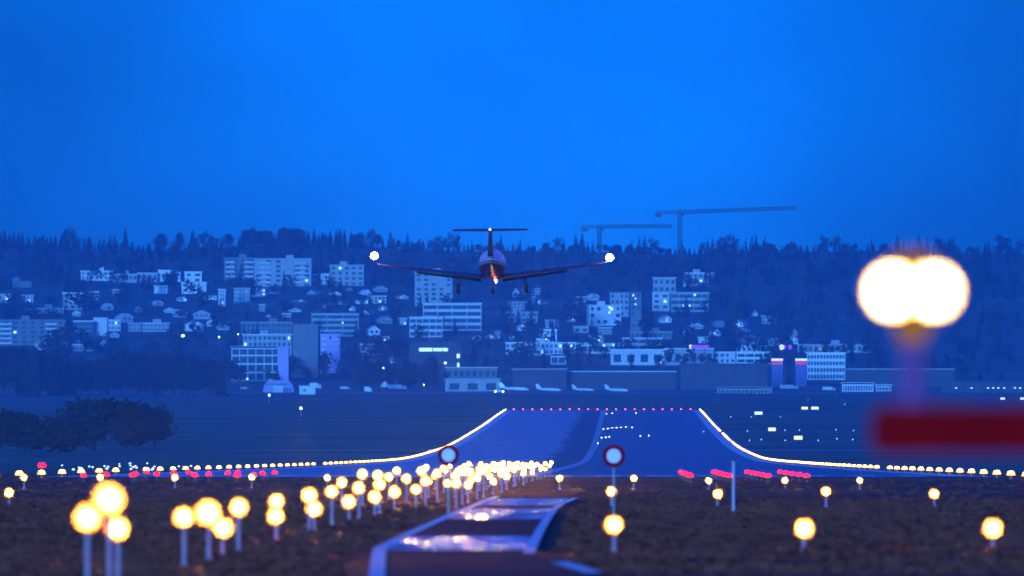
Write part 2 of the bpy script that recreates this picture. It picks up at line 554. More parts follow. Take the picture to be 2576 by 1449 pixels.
def approach_lamp(x, d, z, label, group, s=1.0):
    zg = G(x, d)
    root = empty('approach_light', (x, d, zg), label, 'approach light', group)
    hgt = max(z - zg, .3)
    s *= R.uniform(.8, .97)
    key = round(hgt, 1)
    if key not in posts:
        pm = MB(); pm.tube([(0, 0, -.1), (0, 0, key - .2 * s)], .034, 10)
        pm.lathe([(.07, -.05), (.07, .04), (.045, .06)], n=10)
        posts[key] = pm.build('post', post_m).data
        po = bpy.data.objects[-1] if False else None
        for ob in list(COL.objects):
            if ob.data is posts[key]:
                COL.objects.unlink(ob); bpy.data.objects.remove(ob)
    p = bpy.data.objects.new('post', posts[key]); COL.objects.link(p); p.parent = root
    hd = proto_head.copy(); COL.objects.link(hd); hd.parent = root; hd.location = (0, 0, key); hd.scale = (s, s, s); hd.rotation_euler = (R.uniform(-.05, .05), 0, R.uniform(-.12, .12))
    ln = proto_lens.copy(); COL.objects.link(ln); ln.parent = hd
    ln = proto_halo.copy(); COL.objects.link(ln); ln.parent = hd
    return root


NEAR = [
    (220, 1298, 'glowing lamp on a long pale post, leftmost of the nearest bright trio at lower left', 1.15),
    (275, 1258, 'largest and highest glowing lamp of the nearest bright trio at lower left', 1.5),
    (297, 1322, 'lowest glowing lamp of the nearest bright trio at lower left', 1.1),
    (463, 1297, 'glowing lamp on a short post left of the second bright trio of approach lamps', 1.0),
    (525, 1297, 'large glowing lamp in the middle of the second bright trio of approach lamps', 1.4),
    (560, 1322, 'low glowing lamp overlapping the large one of the second bright trio', 1.15),
    (600, 1275, 'single glowing lamp just beyond the second bright trio of approach lamps', 1.0),
    (696, 1262, 'upper lamp of the stacked pair of glows left of the perimeter road', 1.0),
    (694, 1297, 'lower lamp of the stacked pair of glows left of the perimeter road', 1.1),
    (778, 1250, 'upper glowing lamp standing just past the stacked pair towards the runway', 1.0),
    (790, 1277, 'lower glowing lamp on a stub post just past the stacked pair', 1.1),
    (835, 1237, 'glowing approach lamp at the upper start of the crowded bright wedge', 1.0),
    (878, 1262, 'glowing approach lamp at the lower start of the crowded bright wedge', 1.05),
    (903, 1228, 'glowing approach lamp on the upper edge of the bright wedge, second in line', 1.0),
    (943, 1247, 'glowing approach lamp on the lower edge of the bright wedge, second in line', 1.05),
    (955, 1215, 'glowing approach lamp on the upper edge of the bright wedge, third in line', 1.0),
    (992, 1236, 'glowing approach lamp on the lower edge of the bright wedge, third in line', 1.05),
]
GA = 'approach lights on posts'
for px, py, lab, s in NEAR:
    d = F * 6.9 / (VX - px)
    p = P(px, py, d)
    approach_lamp(p.x, d, p.z, lab, GA, s)
for d in np.arange(398, 935, 24.0):
    for k, X in enumerate((-8.5, -7.4, -6.3, -5.2)):
        zg = g0(d)
        z = zg + .55 + .24 * ((k + int(d / 24)) % 3) * min(1, 600 / d)
        approach_lamp(X + R.uniform(-.12, .12), d + R.uniform(-1, 1), z, 'small yellow approach lamp among the crowded lines of lamps converging on the runway', 'crowded centreline approach lights', .95)
ROWN = [('nearest row right of the road', [(1545, 1327), (2022, 1327), (2497, 1328)], 235),
        ('second row right of the road', [(1538, 1238), (1805, 1243), (2078, 1240), (2350, 1242)], 412),
        ('third row below the right red lights', [(1407, 1205), (1594, 1205), (1783, 1207), (1975, 1208), (2163, 1207)], 590),
        ('row below the left light chain', [(60, 1200), (252, 1202), (440, 1203), (633, 1203), (823, 1203)], 600)]
ORD = ['first', 'second', 'third', 'fourth', 'fifth']
for nm, pts, d in ROWN:
    for i, (px, py) in enumerate(pts):
        p = P(px, py, d)
        approach_lamp(p.x, d, p.z, f'{ORD[i]} glowing lamp from the left in the {nm}', GA, 1.0 if d < 300 else .95)
p = P(23, 1237, 420)
approach_lamp(p.x, 420, p.z, 'glowing yellow lamp cut by the left picture edge above the grass', GA, .95)


# edge lights: small domes, one mesh each
def edge_proto(name, lens, r=.17, band=None):
    m = MB(); m.k = 0
    m.lathe([(.12, -.05), (.12, .04), (.05, .06), (.05, .22), (.1, .24)], n=10)
    m.k = 1
    m.lathe([(r * .8, .33), (r * .85, .40), (r * .55, .47), (.02, .49)], n=12)
    m.k = 2
    m.lathe([(r * .6, .24), (r * 1.15, .25), (r * 1.2, .30), (r * .85, .33)], n=12)
    return m.build(name, [body_m, lens, band or body_m], smooth=True)


proto = edge_proto('runway_edge_light', lens_far, .23, halo_m)  # amber band under the dome glows to imitate a halo
COL.objects.unlink(proto)


def edge_light(pr, x, d, label, group, cat='runway light', s=1.0):
    o = pr.copy(); COL.objects.link(o)
    o.location = (x, d, g0(d)); o.scale = (s, s, s)
    return tag(o, label, cat, group)


d = 761.5
while d < 4035:
    if not (965 < d < 980 or 1560 < d < 1592):
        edge_light(proto, XC - 30.0, d, 'yellow runway edge light in the long curving chain left of the runway', 'left runway edge lights')
    if not (1178 < d < 1208 or 3130 < d < 3170 or 2840 < d < 2880):
        edge_light(proto, XC + 30.0, d, 'yellow runway edge light in the long curving chain right of the runway', 'right runway edge lights')
    d += 30
# the runway end lights
pe = edge_proto('runway_end_light', redfar, .2); COL.objects.unlink(pe)
for i in range(21):
    x = XC - 27.5 + i * (57.5 / 20)
    edge_light(pe, x, 4046, 'small red light in the row across the far runway end', 'red runway end lights', 'runway light', 1.1)
# red side rows
pr = edge_proto('red_barrette_light', red_m, .17); COL.objects.unlink(pr)
for X, row in ((3.56, 'first'), (5.65, 'second'), (7.72, 'third'), (9.8, 'outermost')):
    for d in (702, 732, 762, 792, 822):
        edge_light(pr, X, d, f'red approach light of the {row} red file right of the runway axis', f'{row} right file of red lights', 'red light', 1.0)
for X, row in ((-21.2, 'first'), (-23.8, 'second'), (-26.6, 'third'), (-29.2, 'outermost')):
    for k, d in enumerate((712, 742, 772, 802)):
        edge_light(pr, X + R.uniform(-.3, .3), d + R.uniform(-6, 6), f'red approach light of the {row} red file left of the bright wedge', f'{row} left file of red lights', 'red light', 1.0)
p = P(105, 1165, 930)
o = edge_light(pr, p.x, 930, 'lone red light above the left light chain near the picture edge', None, 'red light', 1.8)
# taxiway lights
tw_m = mat('taxiway_lens', (.6, .8, 1), .2, 0, emit=(.5, .65, 1), es=.5)
tg_m = mat('green_lens', (.6, 1, .7), .2, 0, emit=(.75, 1.0, .35), es=3)
pb_ = edge_proto('taxiway_light', tw_m, .16); COL.objects.unlink(pb_)
pg_ = edge_proto('taxiway_light', tg_m, .11); COL.objects.unlink(pg_)


def G_at(px, py):
    """point on the rising ground behind 2100 m seen at (px,py)"""
    ds = np.linspace(2150, 6100, 400)
    pys = np.array([HY - (g0(q) - CZ) * F / q for q in ds])
    d_ = float(np.interp(-py, -pys, ds))
    return (px - VX) / F * d_, d_


for px, py in [(1518, 1083), (1529, 1082), (1540, 1080), (1551, 1080), (1562, 1079), (1574, 1078), (1590, 1079), (1513, 1105), (1524, 1104), (1533, 1103), (1611, 1101), (1632, 1100), (1526, 1044), (1540, 1043), (1600, 1042), (1504, 1120)]:
    x, d = G_at(px, py)
    edge_light(pg_, x, d, 'tiny greenish light on the pavement right of the runway centreline', 'greenish pavement lights', 'taxiway light')
for px, py in [(1838, 1052), (1890, 1052), (1770, 1090), (1880, 1088), (1975, 1086), (2011, 1086), (2103, 1085), (2147, 1087), (1963, 1052), (1885, 1112), (1915, 1110), (1975, 1112), (2105, 1108), (2145, 1110), (2058, 1112), (2355, 1030), (2100, 1004), (2125, 1020), (1805, 1010), (2032, 1008)]:
    x, d = G_at(px, py)
    edge_light(pb_, x, d, 'tiny pale taxiway light on the dark grass right of the runway', 'pale taxiway lights on the right', 'taxiway light')
for k in range(26):
    px, d = R.gauss(300, 70), R.uniform(1000, 1700)
    edge_light(pb_, (px - VX) / F * d, d, 'tiny pale taxiway light beyond the left light chain', 'pale taxiway lights on the left', 'taxiway light', .8)

# lit taxiway signs
sign_w = mat('lit_sign_face', (.9, .9, .8), .4, 0, emit=(.95, .9, .8), es=.2)
sign_y = mat('lit_yellow_sign_face', (.9, .8, .2), .4, 0, emit=(1, .85, .25), es=.2)
for px, py, w_, mm, lab in [(2024, 1028, 2.1, sign_y, 'small lit yellow taxiway sign, left of the close pair on the grass'), (2050, 1028, 2.4, sign_w, 'small lit white taxiway sign, right of the close pair on the grass'),
                            (1908, 1041, 2.4, sign_w, 'small pale lit sign on the grass nearest the right runway end'), (1942, 1083, 1.9, sign_y, 'small lit cream sign on the grass below the close pair'),
                            (2008, 1105, 2.0, sign_y, 'lowest lit yellow sign on the grass above the right light chain'), (2522, 1003, 1.9, sign_w, 'lit white sign near the right picture edge below the terminal'), (2572, 1003, 1.9, sign_w, 'lit white sign cut by the right picture edge below the terminal')]:
    x, d = G_at(px, py + 5)
    root = empty('taxiway_sign', (x, d, g0(d)), lab, 'sign')
    m_ = MB(); m_.box(-w_ / 2, w_ / 2, 0, .3, .3, 1.25); m_.box(-w_ * .4, -w_ * .4 + .1, .05, .2, -.1, .3); m_.box(w_ * .4 - .1, w_ * .4, .05, .2, -.1, .3)
    m_.build('housing', dark_m, root)
    m_ = MB(); m_.box(-w_ / 2 + .06, w_ / 2 - .06, -.03, 0, .36, 1.19); m_.build('lit_face', mm, root)

# ------------------------------------------------------------------ near things: ring signs, white post, red bar with twin lamp
ring_m = mat('dark_red_rim', (.3, .003, .01), .8, .15, spec=.05)
disc_m = mat('white_sign_face', (.92, .52, .8), .4, .05)
pole_m = mat('galvanised_pole', (.3, .3, .32), .45, .15, metal=.6)
for px, py, r, lab in [(1128, 1145, 27, 'round white sign with a thick dark red rim before the bright wedge of lamps'), (1544, 1147, 29, 'round white sign with a thick dark red rim before the dark runway surface')]:
    d = 346
    p = P(px, py, d); rr_ = r / F * d
    zg = G(p.x, d)
    root = empty('round_traffic_sign', (p.x, d, zg), lab, 'traffic sign', 'round red rimmed signs')
    c = (0, 0, p.z - zg)
    m_ = MB(); m_.lathe([(rr_ * .62, -.012), (rr_ * .02, -.013)], c, 'y', 40); m_.build('sign_face', disc_m, root)
    m_ = MB(); m_.lathe([(rr_ * .61, .0), (rr_ * .63, -.03), (rr_ * .97, -.03), (rr_, -.015), (rr_, .01), (rr_ * .6, .012)], c, 'y', 40); m_.build('rim', ring_m, root, smooth=False)
    m_ = MB(); m_.tube([(0, .05, -.2), (0, .05, c[2] + rr_ * .4)], .03, 10); m_.build('pole', pole_m, root)
d = 372
p = P(1845, 1160, d)
zg = G(p.x, d)
root = empty('marker_post', (p.x, d, zg), 'slim white post standing in the grass before the right red lights', 'post')
m_ = MB(); m_.tube([(0, 0, -.1), (0, 0, p.z - zg)], [.042, .036], 12); m_.build('pole', mat('grey_white_post_paint', (.6, .36, .5), .6, .1), root)
m_ = MB(); m_.lathe([(.1, -.02), (.1, .05), (.06, .08)], n=12); m_.build('base', dark_m, root)
m_ = MB(); m_.lathe([(.055, 0), (.07, .02), (.06, .07), (.01, .09)], (0, 0, p.z - zg), n=12); m_.build('cap', dark_m, root)

DB = 50.0
redp = mat('red_base_paint', (.42, .003, .006), 1.0, .15, spec=.0)
SB = DB / F
zb_ = CZ - (1082 - HY) * SB
bx = (2420 - VX) * SB
zg = G(bx, DB)
root = empty('red_gate_bar', (bx, DB, zg), 'out of focus thick dark red bar entering from the right picture edge', 'gate bar')
m_ = MB()
bl = (2190 - VX) * SB - bx; br = (2700 - VX) * SB - bx; hb = 60 * SB; zc_ = zb_ - zg
m_.loft([[(bl + q, -.05 * c, zc_ - hb * c), (bl + q, .05 * c, zc_ - hb * c), (bl + q, .05 * c, zc_ + hb * c), (bl + q, -.05 * c, zc_ + hb * c)] for q, c in ((0, .7), (.03, 1.0))] + [[(br, -.05, zc_ - hb), (br, .05, zc_ - hb), (br, .05, zc_ + hb), (br, -.05, zc_ + hb)]])
m_.build('bar', redp, root)
for px in (2640,):
    m_ = MB(); m_.tube([((px - VX) * SB - bx, .11, -.1), ((px - VX) * SB - bx, .11, zc_ + hb)], .06, 12); m_.build('post', redp, root)
zt_ = zb_ + hb
lx = (2296 - VX) * SB
root = empty('warning_lamp', (lx, DB, zt_), 'huge out of focus twin warning lamp glowing white on a stem above the red bar', 'lamp')
hz = CZ - (733 - HY) * SB - zt_
stem_m = mat('lamp_stem_paint', (.3, .07, .2), .6, .1, spec=.1)
head_glow_m = mat('signal_head_amber_glow', (.30, .075, .004), .6, .1, emit=(1, .30, .0), es=.045, spec=.05)  # painted head made to glow, standing in for light spilled by the lenses
bulb_m = mat('warning_lens', (1, .8, .5), .2, 0, emit=(1, .6, .16), es=60)
m_ = MB(); m_.tube([(0, 0, 0), (0, 0, hz - .2)], [.052, .046], 16); m_.lathe([(.085, 0), (.085, .012), (.06, .03)], n=16); m_.build('stem', stem_m, root)
m_ = MB()
m_.loft([[(-w_, y_, z_) for z_, w_ in ((hz - .21, .03), (hz - .12, .075), (hz + .1, .1), (hz + .15, .05))] + [(w_, y_, z_) for z_, w_ in ((hz + .15, .05), (hz + .1, .1), (hz - .12, .075), (hz - .21, .03))] for y_ in (.0, .08)])
m_.build('signal_head', head_glow_m, root)
for sx in (-.0775, .0775):
    m_ = MB(); m_.lathe([(.068, -.012), (.062, -.03), (.038, -.042), (.01, -.046)], (sx, 0, hz), 'y', 28); bo = m_.build('lens', bulb_m, root, smooth=True)
    m_ = MB(); m_.lathe([(.0755, .0), (.0765, -.05), (.098, -.11), (.1, -.11), (.079, -.05), (.079, .0)], (sx, 0, hz), 'y', 28); m_.build('added_visor', added_visor_m, bo, smooth=True)

# ------------------------------------------------------------------ the landing aircraft
def airfoil(x, le_y, te_y, z, th, tilt=0.0):
    c = le_y - te_y
    prof = [(0, 0), (.06, .45), (.25, .9), (.5, .8), (.8, .35), (1, .05), (1, -.05), (.8, -.2), (.5, -.4), (.25, -.5), (.06, -.32)]
    return [(x, le_y - c * a, z + th * b - tilt * a * c) for a, b in prof]


paint_dark = mat('aircraft_dark_blue_underside', (.045, .02, .06), .3, .1)
wing_m = mat('aircraft_wing_paint', (.014, .008, .02), .4, .1, spec=.2)
fin_m = mat('aircraft_fin_paint', (.05, .006, .022), .35, .1, spec=.25)
tyre_m = mat('tyre_rubber', (.015, .015, .018), .8, .1)
strobe_m = mat('strobe_glass', (1, 1, 1), .1, 0, emit=(.85, .93, 1.0), es=55)
beacon_m = mat('red_beacon_glass', (1, .1, .05), .1, 0, emit=(1, .1, .04), es=6)
tailw_m = mat('white_position_glass', (1, 1, 1), .1, 0, emit=(.9, .9, 1), es=1.5)


def fuselage_mat():
    m = bpy.data.materials.new('aircraft_livery'); m.use_nodes = True
    n = m.node_tree.nodes; l = m.node_tree.links; b = n['Principled BSDF']
    b.inputs['Roughness'].default_value = .3
    t = n.new('ShaderNodeTexCoord'); sp = n.new('ShaderNodeSeparateXYZ'); l.new(t.outputs['Object'], sp.inputs[0])
    k = n.new('ShaderNodeMath'); k.operation = 'MULTIPLY_ADD'; k.inputs[1].default_value = .06
    l.new(sp.outputs['Y'], k.inputs[0]); l.new(sp.outputs['Z'], k.inputs[2])
    mr = n.new('ShaderNodeMapRange'); mr.inputs[1].default_value = -1.2; mr.inputs[2].default_value = 1.2
    l.new(k.outputs[0], mr.inputs[0])
    r = n.new('ShaderNodeValToRGB'); r.color_ramp.interpolation = 'CONSTANT'
    e = r.color_ramp.elements
    e[0].position = 0; e[0].color = (.035, .003, .01, 1)  # dark red belly paint, also carrying the shade of the underside
    e[1].position = .465; e[1].color = (.42, .34, .52, 1)
    for pos, c in ((.50, (.05, .008, .03)), (.54, (.5, .42, .62)), (.58, (.07, .012, .05)), (.61, (.4, .32, .5))):
        x_ = e.new(pos); x_.color = (*c, 1)
    l.new(mr.outputs[0], r.inputs[0]); l.new(r.outputs[0], b.inputs['Base Color'])
    return m


DP = 905.0
pc = P(1238, 667, DP)
ac = empty('turboprop_aircraft', pc, 'dark red and white single propeller aircraft seen from behind, landing with wheels down', 'aircraft')
ac.rotation_euler = (math.radians(2.0), math.radians(-.5), math.radians(-.35))
# fuselage: (y, half width, half height, z centre)
secs = [(7.3, .12, .12, -.15), (6.9, .42, .45, -.15), (6.0, .62, .68, -.1), (4.6, .78, .86, -.02), (3.0, .9, 1.02, .05), (0, .92, 1.05, .05), (-1.5, .9, 1.02, .06), (-3.2, .72, .82, .18), (-5.0, .46, .55, .38), (-6.3, .24, .33, .55), (-6.9, .08, .12, .62)]
rings = []
for y, hw, hh, zc in secs:
    rings.append([(hw * math.cos(2 * math.pi * k / 24), y, zc + hh * math.sin(2 * math.pi * k / 24) * (1.0 if math.sin(2 * math.pi * k / 24) > 0 else .95)) for k in range(24)])
m_ = MB(); m_.loft(rings); m_.build('fuselage', fuselage_mat(), ac, smooth=True)
for sx in (-1, 1):
    m_ = MB()
    m_.loft([airfoil(sx * .4, 1.4, -.95, -.88, .24), airfoil(sx * 2.4, 1.25, -.8, -.63, .21), airfoil(sx * 7.6, .55, -.5, .02, .13), airfoil(sx * 7.95, .4, -.5, .14, .09), airfoil(sx * 8.12, .1, -.5, .3 if sx > 0 else .5, .03)])
    m_.build('wing', wing_m, ac, smooth=False)
    m_ = MB()       # flap let down behind the wing
    m_.loft([airfoil(sx * .75, -.85, -1.5, -.92, .06, .3), airfoil(sx * 5.2, -.6, -1.05, -.37, .04, .3)]); m_.build('flap', wing_m, ac)
    for q in (1.6, 3.4, 5.0):
        m_ = MB(); m_.box(sx * q - .04, sx * q + .04, -1.1, .1, -.98 + q * .107, -.8 + q * .107); m_.build('flap_fairing', wing_m, ac)
    m_ = MB(); m_.loft([airfoil(sx * .05, -6.3, -7.5, 2.53, .15), airfoil(sx * 2.5, -6.7, -7.45, 2.55, .11), airfoil(sx * 2.62, -6.85, -7.45, 2.56, .05)]); m_.build('tailplane', fin_m, ac)
    m_ = MB(); m_.lathe([(.05, -.24), (.2, -.16), (.26, 0), (.2, .16), (.05, .24)], (sx * 8.14, -.2, .45 if sx > 0 else .72), n=14); m_.build('strobe_light', strobe_m, ac, smooth=True)
    # main wheel leg
    leg = MB(); leg.tube([(sx * 2.27, -.1, -.75), (sx * 2.27, -.15, -1.35)], .07, 10); leg.tube([(sx * 2.27, -.15, -1.35), (sx * 2.33, -.35, -1.6)], .06, 10)
    lo = leg.build('main_gear_leg', dark_m, ac)
    w_ = MB(); w_.lathe([(.12, -.13), (.3, -.12), (.36, -.05), (.36, .05), (.3, .12), (.12, .13)], (sx * 2.36, -.35, -1.6), 'x', 20); w_.build('wheel', tyre_m, lo, smooth=True)
leg = MB(); leg.tube([(-.05, 4.7, -.8), (-.05, 4.6, -1.75)], .06, 10); lo = leg.build('nose_gear_leg', dark_m, ac)
w_ = MB(); w_.lathe([(.1, -.09), (.22, -.08), (.27, -.03), (.27, .03), (.22, .08), (.1, .09)], (-.05, 4.6, -1.88), 'x', 18); w_.build('wheel', tyre_m, lo, smooth=True)
m_ = MB()       # fin with dorsal fillet
m_.loft([[(-.02, -2.6, .95), (.02, -2.6, .95), (.2, -5.6, .85), (.2, -7.1, .75), (-.2, -7.1, .75), (-.2, -5.6, .85)],
         [(-.02, -4.4, 1.2), (.02, -4.4, 1.2), (.19, -5.7, 1.2), (.17, -7.2, 1.2), (-.17, -7.2, 1.2), (-.19, -5.7, 1.2)],
         [(-.02, -5.9, 2.5), (.02, -5.9, 2.5), (.12, -6.5, 2.5), (.1, -7.35, 2.5), (-.1, -7.35, 2.5), (-.12, -6.5, 2.5)]])
m_.build('fin', fin_m, ac)
m_ = MB(); m_.lathe([(.02, .5), (.14, .3), (.18, -.2), (.1, -.75), (.02, -.9)], (0, -6.9, 2.56), 'y', 14); m_.build('tail_bullet', fin_m, ac, smooth=True)
m_ = MB(); m_.lathe([(.03, 7.75), (.2, 7.5), (.26, 7.25), (.26, 7.15)], (0, 0, -.15), 'y', 16); m_.build('spinner', dark_m, ac, smooth=True)
for k in range(4):
    a = math.pi / 4 + k * math.pi / 2
    b_ = MB(); ca, sa = math.cos(a), math.sin(a)
    b_.loft([[(ca * q - sa * w1, 7.35 + h1, -.15 + sa * q + ca * w1) for w1, h1 in ((-c_, .06), (c_, -.02), (c_, -.06), (-c_, .02))] for q, c_ in ((.2, .07), (.7, .13), (1.15, .11), (1.3, .05))])
    b_.build('propeller_blade', dark_m, ac)
m_ = MB(); m_.lathe([(.09, 0), (.09, -.08), (.05, -.16), (.01, -.18)], (.25, -1.0, -.95), n=12); m_.build('red_beacon', beacon_m, ac, smooth=True)
m_ = MB(); m_.lathe([(.07, 0), (.07, -.05), (.02, -.12)], (.27, -.4, -1.12), n=12); m_.build('belly_light', tailw_m, ac, smooth=True)
m_ = MB(); m_.lathe([(.05, .04), (.07, 0), (.03, -.06)], (0, -7.8, 2.62), 'y', 12); m_.build('tail_light', tailw_m, ac, smooth=True)

# ------------------------------------------------------------------ parked jets
jet_m = mat('jet_white_paint', (.78, .76, .8), .3, .05)
jet_d = mat('jet_window', (.06, .07, .09), .2, .05)


def make_jet():
    root = empty('business_jet', (0, 0, 0), '', 'jet', 'business jets parked on the apron')
    sec = [(7.4, .08, 1.35), (6.6, .5, 1.4), (5.4, .82, 1.6), (3, .95, 1.75), (-2, .95, 1.75), (-4.6, .7, 1.95), (-6.6, .3, 2.25), (-7.4, .08, 2.4)]
    rings = [[(x, r * math.cos(2 * math.pi * k / 16), zc + r * math.sin(2 * math.pi * k / 16)) for k in range(16)] for x, r, zc in sec]
    m = MB(); m.loft(rings); m.build('fuselage', jet_m, root, smooth=True)
    for s in (-1, 1):
        m = MB(); m.loft([[(1.6, s * .6, 1.2), (-1.6, s * .6, 1.2), (-1.6, s * .6, 1.0), (1.6, s * .6, 1.05)], [(-1.6, s * 7.2, 1.65), (-2.6, s * 7.2, 1.65), (-2.6, s * 7.2, 1.58), (-1.6, s * 7.2, 1.6)]]); m.build('wing', jet_m, root)
        m = MB(); m.lathe([(.25, -.0), (.42, .3), (.45, 1.4), (.3, 2.3)], (-5.6, s * 1.25, 2.35), 'x', 14); m.build('engine', jet_m, root, smooth=True)
        m = MB(); m.loft([[(-6.6, 0, 5.0), (-7.9, 0, 5.0), (-7.9, 0, 4.9), (-6.6, 0, 4.88)], [(-7.3, s * 2.6, 5.08), (-8.1, s * 2.6, 5.08), (-8.1, s * 2.6, 5.02), (-7.3, s * 2.6, 5.0)]]); m.build('tailplane', jet_m, root)
        m = MB(); m.tube([(-.6, s * 1.2, 0.2), (-.6, s * 1.2, 1.2)], .07, 8); m.lathe([(.3, -.12), (.33, 0), (.3, .12)], (-.6, s * 1.2, .33), 'x', 10); m.build('landing_gear', dark_m, root)
        m = MB()
        for q in range(5):
            m.box(3.6 - q * 1.1, 4.0 - q * 1.1, s * .93 if s > 0 else -.99, .99 if s > 0 else -.93, 1.85, 2.2)
        m.build('cabin_windows', jet_d, root)
    m = MB(); m.loft([[(-4.2, .1, 2.5), (-7.2, .1, 2.4), (-7.2, -.1, 2.4), (-4.2, -.1, 2.5)], [(-6.4, .06, 5.0), (-8.0, .06, 5.0), (-8.0, -.06, 5.0), (-6.4, -.06, 5.0)]]); m.build('fin', jet_m, root)
    m = MB(); m.tube([(5.2, 0, .15), (5.2, 0, 1.1)], .06, 8); m.build('nose_gear', dark_m, root)
    m = MB(); m.box(5.9, 6.3, -.5, .5, 1.85, 2.05); m.build('windscreen', jet_d, root)
    return root


jet = make_jet()
for i, (px, py, s, rz, lab) in enumerate([(1294, 986, .95, -8, 'largest white business jet with tall curved tail beside the blue hangar'), (1381, 987, .82, -14, 'white business jet, second from the hangar, tail to the left'),
                                          (1468, 986, .72, 12, 'low white jet half lost in shade, third from the hangar'), (1552, 988, .78, -20, 'white jet parked alone at the right end of the jet row')]):
    j = jet if i == 0 else copy_tree(jet)
    d = D(py); x = (px - VX) / F * d
    j.location = (x, d, G(x, d) + .08); j.scale = (s, s, s); j.rotation_euler.z = math.radians(rz); j['label'] = lab

# ------------------------------------------------------------------ buildings
WALL = {
    'white': mat('white_render', (.8, .76, .78), .8, .08, .3), 'pale': mat('pale_render', (.62, .6, .62), .8, .1, .3),
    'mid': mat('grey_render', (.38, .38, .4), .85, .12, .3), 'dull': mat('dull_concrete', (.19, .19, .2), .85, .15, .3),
    'dark': mat('dark_cladding', (.06, .06, .07), .8, .2, .3), 'lilac': mat('lilac_render', (.55, .36, .72), .8, .08, .3)}
glass = mat('dark_window_glass', (.03, .035, .045), .12, .1)
lit_m = mat('lit_window', (.9, .95, 1), .3, 0, emit=(.62, .92, 1.0), es=.26)
roof_d = mat('dark_roof_tiles', (.07, .055, .05), .85, .2, .6)
rects = []
BROOTS = []
UNIT = MB(); UNIT.box(-.5, .5, -.06, .02, -.5, .5)
unit_o = UNIT.build('window', glass); UNIT_ME = unit_o.data; bpy.data.objects.remove(unit_o)
unit_l = MB(); unit_l.box(-.5, .5, -.12, .02, -.5, .5); ul = unit_l.build('lit_window', lit_m); LIT_ME = ul.data; bpy.data.objects.remove(ul)


def win(root, x, z, w_, h, y=0.0, me=None, name='window'):
    o = bpy.data.objects.new(name, me or UNIT_ME); COL.objects.link(o); o.parent = root
    o.location = (x, y, z); o.scale = (w_, 1, h)
    return o


